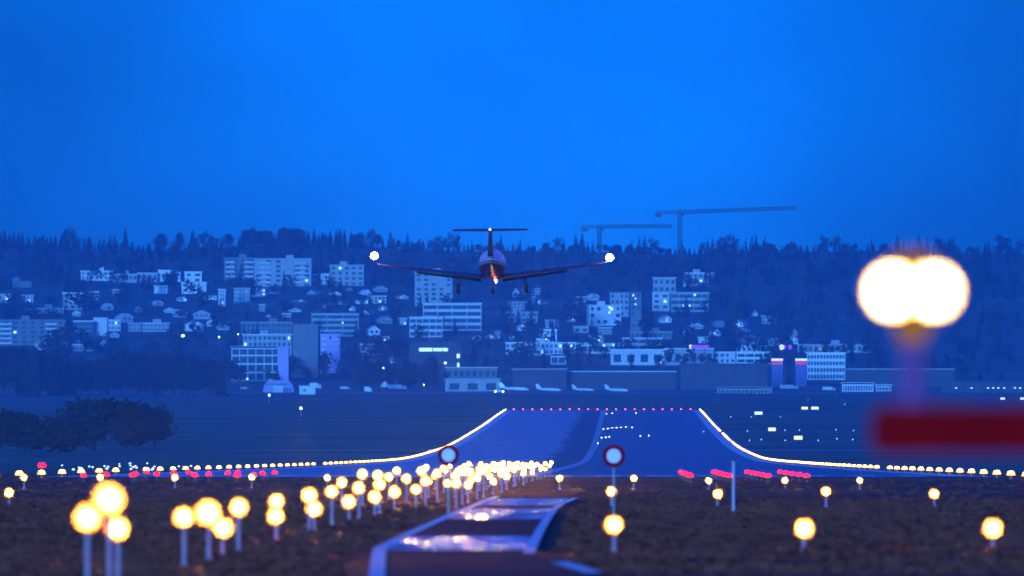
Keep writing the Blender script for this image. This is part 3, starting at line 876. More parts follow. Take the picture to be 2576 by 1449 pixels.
def bld(name, label, px0, px1, pt, pb, wall='pale', style='plain', rows=3, cols=5, lit=(), roof=None, depth=None, rz=None, cat='building', group=None, d=None, skip=0.0, panel=None):
    d = d or D(pb)
    x0, x1 = (px0 - VX) / F * d, (px1 - VX) / F * d
    zb, zt = CZ - (pb - HY) / F * d, CZ - (pt - HY) / F * d
    Wd, H = x1 - x0, zt - zb
    xc = (x0 + x1) / 2
    depth = depth or min(max(Wd * .6, 8), 16)
    rz = math.radians(R.uniform(-5, 5)) if rz is None else math.radians(rz)
    root = empty(name, (xc, d, zb), label, cat, group, rz)
    rects.append((px0, px1, pt, pb, d)); BROOTS.append(root)
    wm = WALL[wall]; hw = Wd / 2
    dn = -5
    rf = WALL[roof] if roof in WALL else None

    def zz(py): return (pb - py) / F * d
    def xx(px): return (px - (px0 + px1) / 2) / F * d
    if style == 'gable':
        rise = H * .42; H0 = H - rise
        m = MB(); m.box(-hw * .88, hw * .88, 0, depth, dn, H0)
        m.add([(-hw * .88, 0, H0), (hw * .88, 0, H0), (0, 0, H - .25)], [(0, 1, 2)]); m.add([(-hw * .88, depth, H0), (hw * .88, depth, H0), (0, depth, H - .25)], [(2, 1, 0)])
        m.build('wall', wm, root)
        m = MB(); t = .3
        for s in (-1, 1):
            m.loft([[(s * hw * 1.0, -.8, H0 - .5), (0, -.8, H), (0, -.8, H - t), (s * hw * 1.0, -.8, H0 - .5 - t)], [(s * hw, depth + .6, H0 - .5), (0, depth + .6, H), (0, depth + .6, H - t), (s * hw, depth + .6, H0 - .5 - t)]])
        m.build('roof', rf or roof_d, root)
        for r in range(rows):
            for c in range(cols):
                win(root, (c + .5) / cols * hw * 1.5 - hw * .75, (r + .55) / rows * H0, hw * 1.5 / cols * .5, H0 / rows * .5)
    else:
        m = MB(); m.box(-hw, hw, 0, depth, dn, H); m.build('wall', wm if style in ('plain', 'balcony', 'hall') else WALL['dark'], root)
        m = MB(); ov = .5
        m.box(-hw - ov, hw + ov, -ov, depth + ov, H + .01, H + .55); rfo = m.build('roof', rf or wm, root)
        if style in ('plain', 'balcony') and Wd > 14:
            m = MB(); q = R.uniform(-.3, .3) * hw; m.box(q - 2.2, q + 2.2, depth * .3, depth * .3 + 4, H + .55, H + 2.6); m.build('roof_housing', wm, rfo)
        fh = H / rows
        if style in ('plain', 'balcony'):
            for r in range(rows):
                for c in range(cols):
                    if R.random() < skip: continue
                    on = R.random() < .05
                    win(root, (c + .5) / cols * Wd - hw, (r + .52) * fh, min(Wd / cols * R.uniform(.4, .62), 1.6 if on else 9), fh * .48, 0, LIT_ME if on else None, 'lit_window' if on else 'window')
        if style == 'balcony':
            for r in range(rows):
                for q in (-.62, .62) if cols > 3 else (0,):
                    m = MB(); bw = min(hw * .3, 3.2); m.box(q * hw - bw, q * hw + bw, -1.5, -.02, r * fh + .1, r * fh + 1.15); m.build('balcony', WALL['pale'] if wall != 'white' else wm, root)
        if style in ('bands', 'grid'):
            for r in range(rows + (0 if style == 'bands' else 1)):
                zc = r * fh; m = MB(); m.box(-hw, hw, -.5, -.01, max(zc - fh * (.22 if style == 'bands' else .1), 0), zc + fh * (.22 if style == 'bands' else .09)); m.build('floor_band', wm, root)
            m = MB(); m.box(-hw - .02, hw + .02, -.5, -.01, H - fh * .25, H); m.build('parapet', wm, root)
            for c in range(cols + 1):
                xq = -hw + c / cols * Wd; xq = min(max(xq, -hw + .25), hw - .25)
                m = MB(); m.box(xq - .22, xq + .22, -.42 if style == 'grid' else -.3, -.02, 0, H - fh * .25); m.build('pillar', wm, root)
            for r in range(rows):
                for c in range(cols):
                    win(root, (c + .5) / cols * Wd - hw, (r + .5) * fh, Wd / cols * .8, fh * .55, -.03)
        if style == 'hall':
            for c in range(cols):
                win(root, (c + .5) / cols * Wd - hw, H * .42, Wd / cols * .55, H * .55, name='hall_door' if rows == 1 else 'window')
    for (lx_, ly_, lw, lh) in lit:
        win(root, xx(lx_), zz(ly_), lw / F * d, lh / F * d, -.55 if style in ('bands', 'grid') else -.1, LIT_ME, 'lit_window')
    if panel:
        m = MB(); m.box(xx(panel[0]), xx(panel[1]), -.75, -.52, 0, H + .1); m.build('end_wall', WALL[panel[2]], root)
    return root


B = bld
# upper slope, left to right
B('terraced_house', 'left wing of the long white terrace below the left wooded ridge', 203, 283, 683, 704, 'pale', rows=2, cols=7, roof='white', rz=2)
B('terraced_house', 'plain middle wing of the long white terrace on the upper left slope', 284, 344, 691, 707, 'mid', rows=1, cols=6, roof='pale', rz=2)
B('terraced_house', 'right wing of the long white terrace beside the white cube house', 346, 396, 688, 706, 'mid', rows=1, cols=4, roof='pale', rz=0)
B('cube_house', 'bright white cube house at the right end of the long terrace', 398, 454, 681, 705, 'white', rows=2, cols=4, rz=-3, skip=.4)
B('stepped_villa', 'upper block of the bright white stepped villa with black windows', 464, 507, 685, 711, 'white', rows=2, cols=2, rz=0)
B('stepped_villa', 'wide lower block of the bright white stepped villa with black windows', 456, 519, 711, 737, 'white', rows=2, cols=3, rz=0, skip=.4)
B('apartment_block', 'wide grey apartment block with stacked balconies under the ridge trees', 640, 783, 652, 724, 'mid', 'balcony', rows=6, cols=6, rz=1, skip=.3)
B('apartment_block', 'darker left wing of the wide apartment block under the ridge', 564, 640, 650, 722, 'dull', 'balcony', rows=6, cols=4, rz=4, d=7830)  # wall in a duller tone than the main block
B('white_house', 'small bright white house right of the wide grey apartment block', 786, 827, 690, 719, 'white', rows=2, cols=3, rz=0, skip=.3)
B('apartment_block', 'faint grey apartment block behind the left wing light of the aircraft', 830, 915, 668, 720, 'mid', 'plain', rows=4, cols=5, rz=0)
B('apartment_tower', 'narrow white balcony tower below the stepped villa', 549, 567, 729, 777, 'pale', 'balcony', rows=5, cols=1, rz=0)
B('apartment_house', 'pair of balcony bays left of centre under the wide apartment block', 588, 629, 726, 767, 'mid', 'balcony', rows=4, cols=4, rz=0)
B('apartment_house', 'small balcony house next to the paired bays under the wide apartment block', 634, 669, 727, 753, 'mid', 'balcony', rows=3, cols=3, rz=0)
B('apartment_house', 'long low pale house at the far upper left of the slope', 14, 78, 709, 722, 'dull', rows=2, cols=6)
B('villa', 'pale flat roofed villa with one big window on the left slope', 158, 207, 738, 779, 'mid', rows=3, cols=3, roof='white', rz=5)
B('villa', 'half hidden pale house at the left picture edge on the slope', -10, 26, 741, 776, 'mid', rows=2, cols=2)
B('low_building', 'long low building with thin roof edge on the left slope', 66, 160, 777, 789, 'dull', rows=1, cols=9, roof='mid')
B('house', 'little house with slanting pale roof left of the dark slope trees', 263, 286, 762, 781, 'mid', 'gable', rows=1, cols=1, roof='pale', rz=20)
B('house', 'house with long pale sloping roof above the lilac grey block', 303, 338, 788, 808, 'mid', 'gable', rows=1, cols=2, roof='pale', rz=30)
B('house', 'small gabled house with dim walls in the middle of the left slope', 336, 360, 768, 786, 'dull', 'gable', rows=1, cols=1, rz=-15)
B('apartment_block', 'broad dull apartment block at the left picture edge', -20, 163, 806, 866, 'dull', 'balcony', rows=5, cols=8, rz=2)
B('office_block', 'dark fronted block with a pale plain side wall at left', 185, 234, 809, 870, 'dull', 'bands', rows=5, cols=4, roof='white', rz=3)
B('plain_tower', 'plain pale blank walled block beside the dark fronted block at left', 235, 269, 801, 868, 'pale', 'hall', rows=2, cols=0, rz=0)
B('apartment_house', 'pale house with narrow windows right of the blank walled block', 272, 303, 806, 832, 'pale', rows=2, cols=4)
B('low_building', 'low glazed building with close white columns at lower left', 87, 169, 863, 880, 'pale', 'grid', rows=1, cols=16, rz=0)
B('low_building', 'low flat annexe with white roof edge below the dark fronted block', 182, 234, 868, 882, 'mid', 'hall', rows=2, cols=6, roof='white')
B('apartment_house', 'pale block left of the long mid slope row house', 323, 354, 814, 833, 'mid', rows=2, cols=3)
B('row_house', 'long row house with bright roof line in the middle of the left slope', 357, 425, 814, 834, 'mid', rows=2, cols=7, roof='pale')
B('chalet', 'bright gabled chalet with dark window in its middle', 464, 514, 804, 832, 'white', 'gable', rows=1, cols=2, roof='white', rz=8)
B('chalet', 'small pale gabled house right of the bright chalet', 518, 541, 802, 821, 'pale', 'gable', rows=1, cols=1, roof='pale', rz=-20)
B('house', 'pale roofed house above the bright chalet, left of a pair', 446, 472, 777, 797, 'mid', 'gable', rows=1, cols=2, roof='pale', rz=25)
B('house', 'pale roofed house above the bright chalet, right of a pair', 483, 531, 780, 800, 'mid', 'gable', rows=1, cols=3, roof='pale', rz=-10)
# lower middle
B('office_block', 'white gridded office block with a lilac end wall', 582, 726, 873, 958, 'pale', 'grid', rows=4, cols=7, rz=0, roof='white', panel=(698, 725, 'lilac'), lit=[(622, 953, 5, 5), (682, 953, 5, 5)], d=6480)
B('flat_roofed_hall', 'hall with bright white roof edge behind the gridded office block', 611, 733, 843, 874, 'mid', rows=2, cols=10, roof='white', rz=1, d=6800)
B('flat_roofed_hall', 'dim hall with pale roof edge above the bright edged hall', 606, 733, 812, 840, 'dull', rows=2, cols=10, roof='mid', rz=1)
B('apartment_tower', 'tall dull blank tower right of the gridded office block', 736, 800, 818, 960, 'dull', 'hall', rows=2, cols=0, rz=-6, d=6600)
B('apartment_tower', 'lilac balcony tower with white balconies on both edges', 806, 856, 842, 940, 'lilac', 'balcony', rows=7, cols=5, rz=0, d=6690, skip=.9)
B('apartment_block', 'striped apartment block with four thin white floor bands', 784, 902, 790, 846, 'mid', 'bands', rows=4, cols=3, rz=2, lit=[(862, 812, 4, 5)])
B('house', 'bright gabled house right of the striped apartment block', 925, 958, 819, 842, 'white', 'gable', rows=1, cols=2, rz=12, roof='white')
B('house', 'small square white house with dark windows below the bright gabled house', 964, 985, 849, 873, 'pale', rows=2, cols=3, rz=0, roof='white')
B('dark_office', 'dark office with one brightly lit strip of windows', 1030, 1160, 862, 930, 'dark', rows=3, cols=9, rz=0, lit=[(1071, 879.5, 33, 9), (1101, 879.5, 22, 8), (1120, 879.5, 13, 8)], d=6620)
B('office_block', 'stepped white office with long ribbon floors below the aircraft', 1064, 1211, 764, 832, 'pale', 'bands', rows=4, cols=4, rz=1)
B('office_wing', 'lower left wing of the ribbon floored office with white balconies', 1030, 1113, 799, 848, 'pale', 'bands', rows=3, cols=5, rz=1, d=7180)
B('apartment_tower', 'hazy tower with vertical stripes behind the left wheel of the aircraft', 1044, 1138, 686, 770, 'mid', rows=7, cols=5, rz=3, skip=.2)
B('row_house', 'dim row house with two rows of windows right of the ribbon office', 1270, 1352, 786, 812, 'mid', rows=2, cols=6, rz=0)
B('house', 'small oval topped pale house below the aircraft right wheel', 1288, 1307, 722, 748, 'white', 'gable', rows=1, cols=1, rz=0)
# middle right slope
B('apartment_house', 'pale apartment house under the right wing light, upper block', 1535, 1582, 738, 797, 'mid', rows=4, cols=4, rz=4, skip=.2)
B('apartment_house', 'pale lower apartment house with two lit windows', 1482, 1563, 769, 818, 'pale', rows=3, cols=5, rz=8, lit=[(1533, 773, 5, 5), (1533, 786, 5, 5)], skip=.3)
B('apartment_tower', 'slim apartment house with lit stairwell windows on the right slope', 1586, 1613, 737, 842, 'dull', rows=7, cols=2, rz=0, lit=[(1593, 743, 4, 5), (1599, 751, 3, 4), (1599, 765, 3, 4)], skip=.3)
B('apartment_house', 'pale framed apartment house left of the house with lit windows', 1641, 1684, 738, 779, 'pale', rows=3, cols=2, rz=0)
B('apartment_house', 'long dim apartment house with four lit windows on the right slope', 1688, 1783, 737, 784, 'mid', 'bands', rows=3, cols=5, rz=0, lit=[(1748, 742, 5, 5), (1721, 769, 5, 5), (1735, 769, 4, 4), (1768, 770, 5, 5)])
B('bungalow', 'bungalow with long white roof edge below the tall crane', 1718, 1795, 688, 713, 'mid', rows=2, cols=6, roof='white', rz=-1)
B('house', 'pale tall house half hidden below the tall crane mast', 1643, 1700, 700, 737, 'mid', rows=2, cols=4, rz=0, roof='pale')
B('office_block', 'long pale workshop row with small windows above the jets', 1272, 1415, 863, 893, 'pale', rows=2, cols=13, rz=0, roof='white', skip=.2)
B('house', 'white box house above the long pale workshop row', 1356, 1401, 830, 857, 'white', rows=2, cols=3, rz=0, lit=[(1374, 853, 4, 4)])
B('workshop', 'white stepped workshop between the long row and the glazed hall', 1416, 1449, 863, 890, 'white', rows=2, cols=3, rz=0, lit=[(1437, 870, 5, 6)])
B('kiosk_building', 'small white framed building in front of the white stepped workshop', 1385, 1424, 893, 916, 'white', 'grid', rows=1, cols=2, rz=0)
B('glazed_hall', 'glazed hall with two lit lamps right of the white stepped workshop', 1451, 1559, 865, 890, 'pale', 'bands', rows=1, cols=8, rz=0, lit=[(1519, 869, 6, 6), (1543, 868, 4, 5)])
B('warehouse', 'broad white warehouse with two dark doors in the lower middle', 1536, 1672, 881, 916, 'pale', 'hall', rows=1, cols=4, rz=0, roof='white', lit=[(1663, 912, 4, 5)])
B('office_block', 'office with bright roof edge behind the broad white warehouse', 1566, 1665, 852, 880, 'mid', 'bands', rows=2, cols=5, rz=0, roof='white')
B('row_house', 'pale row house above the office with bright roof edge', 1585, 1690, 836, 852, 'dull', rows=1, cols=9, rz=0, roof='mid')
B('workshop', 'small white workshop left of the glazed hall roof', 1482, 1518, 846, 862, 'pale', rows=1, cols=5, rz=0)
B('shed', 'dim low shed above the small white workshop', 1443, 1481, 822, 836, 'mid', 'hall', rows=2, cols=2, rz=0)
B('warehouse', 'dim warehouse under the long magenta roof sign', 1674, 1795, 878, 916, 'mid', 'hall', rows=2, cols=6, rz=0, roof='pale')
B('office_block', 'white banded office with dark ribbon windows left of the red pylons', 1853, 1942, 887, 915, 'white', 'bands', rows=2, cols=4, rz=0)
B('office_block', 'pale upper office behind the white banded office', 1853, 1928, 871, 887, 'pale', rows=1, cols=6, rz=0)
B('workshop', 'white fronted workshop between the magenta sign and the banded office', 1797, 1850, 887, 915, 'pale', rows=2, cols=4, rz=0, roof='white', skip=.3)
B('house', 'dim gabled house on the dark slope above the banded office', 1868, 1912, 842, 862, 'dull', 'gable', rows=1, cols=2, roof='mid', rz=20)
B('house', 'dim house with pale gable right of its darker neighbour on the right slope', 1930, 1965, 846, 868, 'dull', 'gable', rows=1, cols=2, roof='mid', rz=-18)
B('office_block', 'white office with four rows of narrow windows right of the red pylons', 2030, 2126, 889, 956, 'white', 'bands', rows=4, cols=12, rz=0, d=6480)
B('long_hall', 'long dim hall with pale roof line behind the right white office', 2006, 2196, 868, 887, 'mid', rows=1, cols=14, rz=0, roof='mid')
B('long_hall', 'long dull hall with a flat roof in front of the white banded office', 1712, 1930, 917, 976, 'dark', 'hall', rows=2, cols=0, rz=0, d=6330)
B('long_hall', 'long low hall with pale roof behind the big twin lamp stem', 2127, 2400, 930, 962, 'dark', 'hall', rows=2, cols=0, rz=0, roof='mid', d=6420)
B('terminal', 'dark low terminal with a dotted row of lit windows at the right picture edge', 2370, 2640, 962, 990, 'dark', 'hall', rows=2, cols=0, rz=0, lit=[(q, 976, 5, 2.6) for q in (2405, 2444, 2485, 2498, 2511, 2526, 2553, 2566)], d=6150)
B('striped_depot', 'pale striped depot glowing faintly left of the big twin lamp stem', 2118, 2197, 965, 985, 'white', 'grid', rows=1, cols=12, rz=0, d=6180)
B('striped_depot', 'small pale depot immediately right of the striped depot', 2203, 2242, 970, 984, 'white', 'grid', rows=1, cols=5, rz=0, d=6180)
B('freight_shed', 'pale freight shed with white stripes at the right end of the apron', 1805, 1942, 976, 995, 'mid', 'grid', rows=1, cols=14, rz=0, roof='mid', lit=[(1875, 996, 4.5, 4), (1903, 992, 8, 4), (1923, 992, 7, 4)], d=6010)
B('hangar', 'long pale hangar with dark doors left of the jets', 1120, 1258, 955, 985, 'mid', 'hall', rows=1, cols=3, rz=0, roof='mid', d=6240)
B('hangar', 'hangar with long flat pale roof behind the jets', 1290, 1425, 930, 968, 'dark', 'hall', rows=2, cols=0, rz=0, roof='mid', d=6330)
B('hangar', 'broad low hangar with sloping pale roof right of the jets', 1427, 1700, 936, 972, 'dark', 'hall', rows=2, cols=0, rz=0, roof='pale', d=6340)
B('low_building', 'long low building with bright roof line above the left hangar', 1122, 1250, 926, 950, 'dull', 'hall', rows=2, cols=8, rz=0, roof='pale', d=6400)

# small houses strewn over the slope
NAMED = [(o_['label'], r_) for o_, r_ in zip(BROOTS, list(rects))]
CUTW = {'with', 'below', 'beside', 'under', 'right', 'left', 'at', 'of', 'in', 'on', 'behind', 'above', 'to', 'next', 'between', 'half', 'right'}


def nick(lb):
    w_ = lb.split(); k = 3
    for k in range(2, min(len(w_), 7)):
        if w_[k] in CUTW:
            break
    return ' '.join(w_[:k])


NICKS = [nick(a) for a, b in NAMED]
usedl = set(); made = 0
rh = random.Random(21)
ZONES = [(0, 560, 735, 860), (540, 900, 730, 830), (860, 1060, 730, 860), (1240, 1500, 740, 850), (1440, 1640, 800, 848), (1640, 2000, 790, 866), (1200, 1300, 840, 860), (900, 1040, 860, 920)]
for _ in range(1500):
    if made >= 66:
        break
    za, zb__, zc__, zd__ = rh.choice(ZONES + ZONES[:3])
    w_ = rh.uniform(15, 34); h_ = rh.uniform(11, 19)
    cx = rh.uniform(za, zb__); pb = rh.uniform(zc__, zd__); pt = pb - h_
    if any(a - 3 < cx + w_ / 2 and cx - w_ / 2 < b + 3 and pt < bt + 1 and pb > t - 3 for a, b, t, bt, d_ in rects):
        continue
    gab = rh.random() < .6
    wall = rh.choice(['pale', 'mid', 'mid', 'white', 'pale']); roof = rh.choice([None, 'pale', 'mid', 'white']) if gab else rh.choice(['pale', 'mid', 'white'])
    order = sorted(range(len(NAMED)), key=lambda i: abs((NAMED[i][1][0] + NAMED[i][1][1]) / 2 - cx) + abs((NAMED[i][1][2] + NAMED[i][1][3]) / 2 - pb))
    lab = None
    for i in order[:6]:
        if NICKS.count(NICKS[i]) > 1:
            continue
        a, b, t, bt, d_ = NAMED[i][1]
        dx = cx - (a + b) / 2; dy = pb - bt
        rel = ('left of' if dx < 0 else 'right of') if abs(dx) > abs(dy) * 1.4 else ('above' if dy < 0 else 'below')
        sz = 'tiny' if w_ < 21 else 'small'
        lab = f"{sz} {dict(white='bright white', pale='pale', mid='grey')[wall]} {'gabled' if gab else 'flat roofed'} house {rel} the {NICKS[i]}"
        if len(lab.split()) > 16: lab = None; continue
        if lab not in usedl:
            break
        lab = None
    if not lab:
        continue
    usedl.add(lab)
    lit_ = [(cx + rh.uniform(-.25, .25) * w_, pb - h_ * .3, 3.2, 3.2)] if rh.random() < .45 else []
    B('house', lab, cx - w_ / 2, cx + w_ / 2, pt, pb, wall, 'gable' if gab else 'plain', rows=1 if gab else 2, cols=2 if w_ < 24 else 3, roof=roof, rz=rh.uniform(-25, 25), lit=lit_)
    made += 1
print('small houses', made)

# barrel hangar
d = 6140
x = (700 - VX) / F * d
hx = 38 / F * d
root = empty('barrel_hangar', (x, d, G(x, d)), 'lilac barrel roofed hangar with a wide door at the left edge of the apron', 'hangar')
H_ = 32 / F * d
m = MB(); prof = [(-hx, -2), (-hx, H_ * .35), (-hx * .86, H_ * .72), (-hx * .62, H_ * .97), (hx * .62, H_ * .97), (hx * .86, H_ * .72), (hx, H_ * .35), (hx, -2)]
m.loft([[(a, 0, b) for a, b in prof], [(a, 22, b) for a, b in prof]]); m.build('wall', mat('lilac_sheet', (.38, .3, .55), .6, .1), root)
m = MB(); m.box(-hx * .35, hx * .3, -.1, .0, 0, H_ * .55); m.build('door', WALL['pale'], root)
m = MB(); m.box(-hx * .95, hx * .62, -.6, -.3, H_ * .62, H_ * .7); m.build('canopy', WALL['dull'], root)
for q in (.42, .6, .8):
    win(root, hx * q, H_ * .2, hx * .1, H_ * .3, -.1)
rects.append((661, 738, 961, 993, d))

# white hut, cabin, apron vehicles
d = 5900
x = (773 - VX) / F * d
root = empty('equipment_hut', (x, d, G(x, d)), 'white flat roofed hut on the grass below the barrel hangar', 'hut')
m = MB(); m.box(-3.6, 3.6, 0, 4, -1, 3.6); m.build('wall', WALL['white'], root)
m = MB(); m.box(-4.1, 4.1, -.4, 4.4, 3.61, 4.0); m.build('roof', WALL['pale'], root)
win(root, -1.2, 1.9, .9, .9)
tyre = tyre_m


def truck(px, py, L_, H__, wallk, label, name='box_truck', lights=False, d=None):
    d = d or D(py); x = (px - VX) / F * d
    root = empty(name, (x, d, G(x, d) + .06), label, 'truck' if 'truck' in name else 'van')
    m = MB(); m.box(-L_ / 2, L_ * .22, 0, 2.3, .6, H__); m.build('cargo_box', WALL[wallk], root)
    m = MB(); m.loft([[(L_ * .23, 0, .5), (L_ * .5, 0, .5), (L_ * .5, 0, H__ * .5), (L_ * .43, 0, H__ * .82), (L_ * .23, 0, H__ * .85)], [(L_ * .23, 2.2, .5), (L_ * .5, 2.2, .5), (L_ * .5, 2.2, H__ * .5), (L_ * .43, 2.2, H__ * .82), (L_ * .23, 2.2, H__ * .85)]]); cb = m.build('cab', WALL[wallk], root)
    m = MB(); m.box(L_ * .28, L_ * .4, -.03, 0, H__ * .52, H__ * .75); m.build('side_window', glass, cb)
    for q in (-L_ * .32, L_ * .34):
        m = MB(); m.lathe([(.2, -.1), (.42, -.1), (.45, 0), (.42, .2), (.2, .2)], (q, .0, .42), 'y', 14); m.build('wheel', tyre, root)
    if lights:
        for q in (-.35, .35):
            m = MB(); m.lathe([(.05, -.3), (.34, -.28), (.34, -.2)], (q * L_, 0, .9), 'y', 12); m.build('headlight', lit2, root)
    return root


lit2 = mat('headlight_glass', (1, 1, 1), .2, 0, emit=(1, .95, .9), es=2)
truck(793, 978, 5.6, 3.1, 'white', 'white box truck parked right above the white hut')
truck(926, 988, 3.6, 2.9, 'white', 'square pink white van at the middle of the apron edge', 'delivery_van')
truck(967, 975, 7.0, 3.4, 'pale', 'pale box truck in front of the bare tree trunks on the apron')
truck(1000, 981, 8.5, 2.6, 'white', 'long low white truck with bright rear on the apron', 'flatbed_truck')
truck(1256, 997, 5, 1.7, 'pale', 'service van with two bright headlights below the largest jet', 'service_van', True)
truck(868, 982, 5, 1.8, 'pale', 'small pale van left on the apron before the lilac tower', 'service_van')
truck(615, 974, 4, 1.6, 'mid', 'grey van parked below the gridded office block', 'service_van', d=6300)
truck(2085, 984, 6, 2.2, 'pale', 'pale truck parked left of the striped depot')
truck(1985, 980, 9, 2.4, 'mid', 'long grey truck below the red pylons')

# red and white sign pylons, magenta roof signs
red_s = mat('red_sign_face', (.6, .02, .12), .4, .05, emit=(.75, .02, .3), es=.1)
wht_s = mat('white_sign_band', (.9, .85, .9), .4, 0, emit=(1, .9, 1), es=.18)
for px, lab in ((1955, 'left of two red and white advertising pylons beside the white office'), (2015, 'right of two red and white advertising pylons, touching the white office')):
    d = 6420; x = (px - VX) / F * d
    zb = G(x, d); zt = CZ - (902 - HY) / F * d
    root = empty('sign_pylon', (x, d, zb), lab, 'pylon', 'red and white sign pylons')
    w_ = 14 / F * d; H_ = zt - zb
    m = MB(); m.box(-w_, w_, 0, 2, -2, H_ - 3.0); m.build('shaft', mat('pylon_blue_cladding', (.12, .08, .3), .5, .1), root)
    m = MB(); m.box(-w_, w_, -.1, 2.1, H_ - 2.99, H_ - 1.1); m.build('red_panel', red_s, root)
    m = MB(); m.box(-w_ - .1, w_ + .1, -.15, 2.15, H_ - 1.09, H_); m.build('white_band', wht_s, root)
    rects.append((px - 15, px + 15, 901, 955, d))
mag = mat('magenta_sign_face', (.4, .02, .6), .4, 0, emit=(.3, .02, .75), es=.16)
for a, b, t_, bt, lab in ((1733, 1783, 868, 877, 'long magenta roof sign with a white disc at its left end'), (1964, 1992, 868, 879, 'short magenta roof sign with a white end, left of the long dim hall')):
    d = D(916) if a < 1800 else D(890)
    x0, x1 = (a - VX) / F * d, (b - VX) / F * d
    z0, z1 = CZ - (bt - HY) / F * d, CZ - (t_ - HY) / F * d
    root = empty('roof_sign', ((x0 + x1) / 2, d - .6, z0), lab, 'sign')
    w_ = (x1 - x0) / 2; h = z1 - z0
    m = MB(); m.box(-w_ * .8, w_, 0, .4, 0, h); m.build('sign_panel', mag, root)
    m = MB(); m.lathe([(h * .62, 0), (h * .62, -.2), (h * .1, -.22)], (-w_ * .85, .1, h * .5), 'y', 18); m.build('white_disc', wht_s, root)
    zgd = G((x0 + x1) / 2, d) - z0
    for q in (-.6, .6):
        m = MB(); m.tube([(q * w_, .3, zgd), (q * w_, .3, 0)], .15, 8); m.build('support', dark_m, root)

# street lamps
sl_m = mat('street_lamp_glass', (1, 1, 1), .2, 0, emit=(.7, 1.0, .95), es=1.5)
for px, pt, pb, w_, lab in [(952, 927, 960, .5, 'left of the two lit lamp posts standing close together by the apron'), (965, 926, 960, .5, 'right of the two lit lamp posts standing close together by the apron'), (1120, 913, 952, .6, 'lit lamp post below the bright strip of windows'),
                            (460, 845, 885, .9, 'lit square lantern on a post above the dark left trees'), (551, 848, 880, .5, 'pale lamp post left of the bright edged hall'), (599, 841, 875, .4, 'small lamp post at the left end of the bright edged hall'),
                            (1066, 968, 985, .35, 'small lamp left of the pale hangar'), (677, 994, 1015, .4, 'lamp post on the grass before the barrel hangar'), (757, 1027, 1048, .4, 'lone lamp post on the grass below the white hut')]:
    d = D(pb) if pb < 990 else G_at(px, pb)[1]
    x = (px - VX) / F * d
    z0 = G(x, d); h = CZ - (pt - HY) / F * d - z0
    root = empty('street_lamp', (x, d, z0), lab, 'street lamp', 'lamp posts near the apron')
    m = MB(); m.tube([(0, 0, -.5), (0, 0, h)], [.14, .08], 8); m.build('pole', post_m, root)
    m = MB(); m.lathe([(w_ * .5, -w_ * .9), (w_, 0), (w_ * .6, w_ * .9)], (0, 0, h), n=12); m.build('lantern', sl_m, root, smooth=True)


# ------------------------------------------------------------------ cranes
crane_m = mat('crane_steel', (.06, .06, .06), .6, .1)


def lattice(mb_, a, b, w_, n, th):
    a, b = Vector(a), Vector(b)
    ax = (b - a).normalized(); u = Vector((0, 1, 0)); v_ = ax.cross(u).normalized()
    cs = [u * sx * w_ / 2 + v_ * sy * w_ / 2 for sx, sy in ((-1, -1), (1, -1), (1, 1), (-1, 1))]
    for c in cs:
        mb_.tube([a + c, b + c], th, 6)
    for i in range(n):
        p, q = a.lerp(b, i / n), a.lerp(b, (i + 1) / n)
        for k in range(4):
            mb_.tube([p + cs[k], q + cs[(k + 1) % 4]], th * .6, 5)


def crane(px, pt, pj, jl, jr, jtilt, d, label):
    x = (px - VX) / F * d; z0 = G(x, d)
    root = empty('tower_crane', (x, d, z0), label, 'crane')
    sc = d / F
    zj = CZ - (pj - HY) * sc - z0
    m = MB(); lattice(m, (0, 0, -1), (0, 0, zj), 2.1, 14, .36); m.build('mast', crane_m, root)
    m = MB(); lattice(m, (0, 0, zj + .5), ((jr - px) * sc, 0, zj + jtilt * sc), 1.7, 26, .3); m.build('jib', crane_m, root)
    m = MB(); lattice(m, (0, 0, zj + .5), ((jl - px) * sc, 0, zj + .3), 1.6, 6, .2); m.build('counter_jib', crane_m, root)
    m = MB(); m.box((jl - px) * sc, (jl - px) * sc + 4, -1, 1, zj - 2.4, zj - .6); m.build('counterweight', crane_m, root)
    m = MB(); m.box(.9, 2.6, -1.1, .9, zj - 2.2, zj); m.build('cab', crane_m, root)
    if pt < pj - 6:
        m = MB(); lattice(m, (0, 0, zj), (0, 0, zj + (pj - pt) * sc), 1.2, 3, .18); m.build('tower_head', crane_m, root)


crane(1710, 526, 536, 1648, 2003, 13, 7900, 'tall tower crane with a long jib reaching right above the ridge')
crane(1508, 566, 572, 1462, 1690, 3, 8000, 'lower tower crane half hidden by the right wing light')


# ------------------------------------------------------------------ trees
leaf_m = mat('conifer_needles', (.03, .042, .03), .9, .65, .9, spec=.1)
leaf_b = mat('winter_broadleaf', (.024, .027, .02), .9, .7, .03, spec=.1)
bark_m = mat('tree_bark', (.06, .045, .035), .9, .2, 1.0, spec=.1)


def clump(mb_, c, s, n, rr_):
    for _ in range(n):
        a = Vector((rr_.gauss(0, 1), rr_.gauss(0, 1), rr_.gauss(0, 1))).normalized()
        b = a.cross(Vector((rr_.gauss(0, 1), rr_.gauss(0, 1), rr_.gauss(0, 1)))).normalized()
        p = c + Vector((rr_.gauss(0, 1), rr_.gauss(0, 1), rr_.gauss(0, 1))) * s * .55
        q = s * rr_.uniform(.25, .5)
        mb_.face([p - a * q, p + b * q * .7, p + a * q, p - b * q * .7])


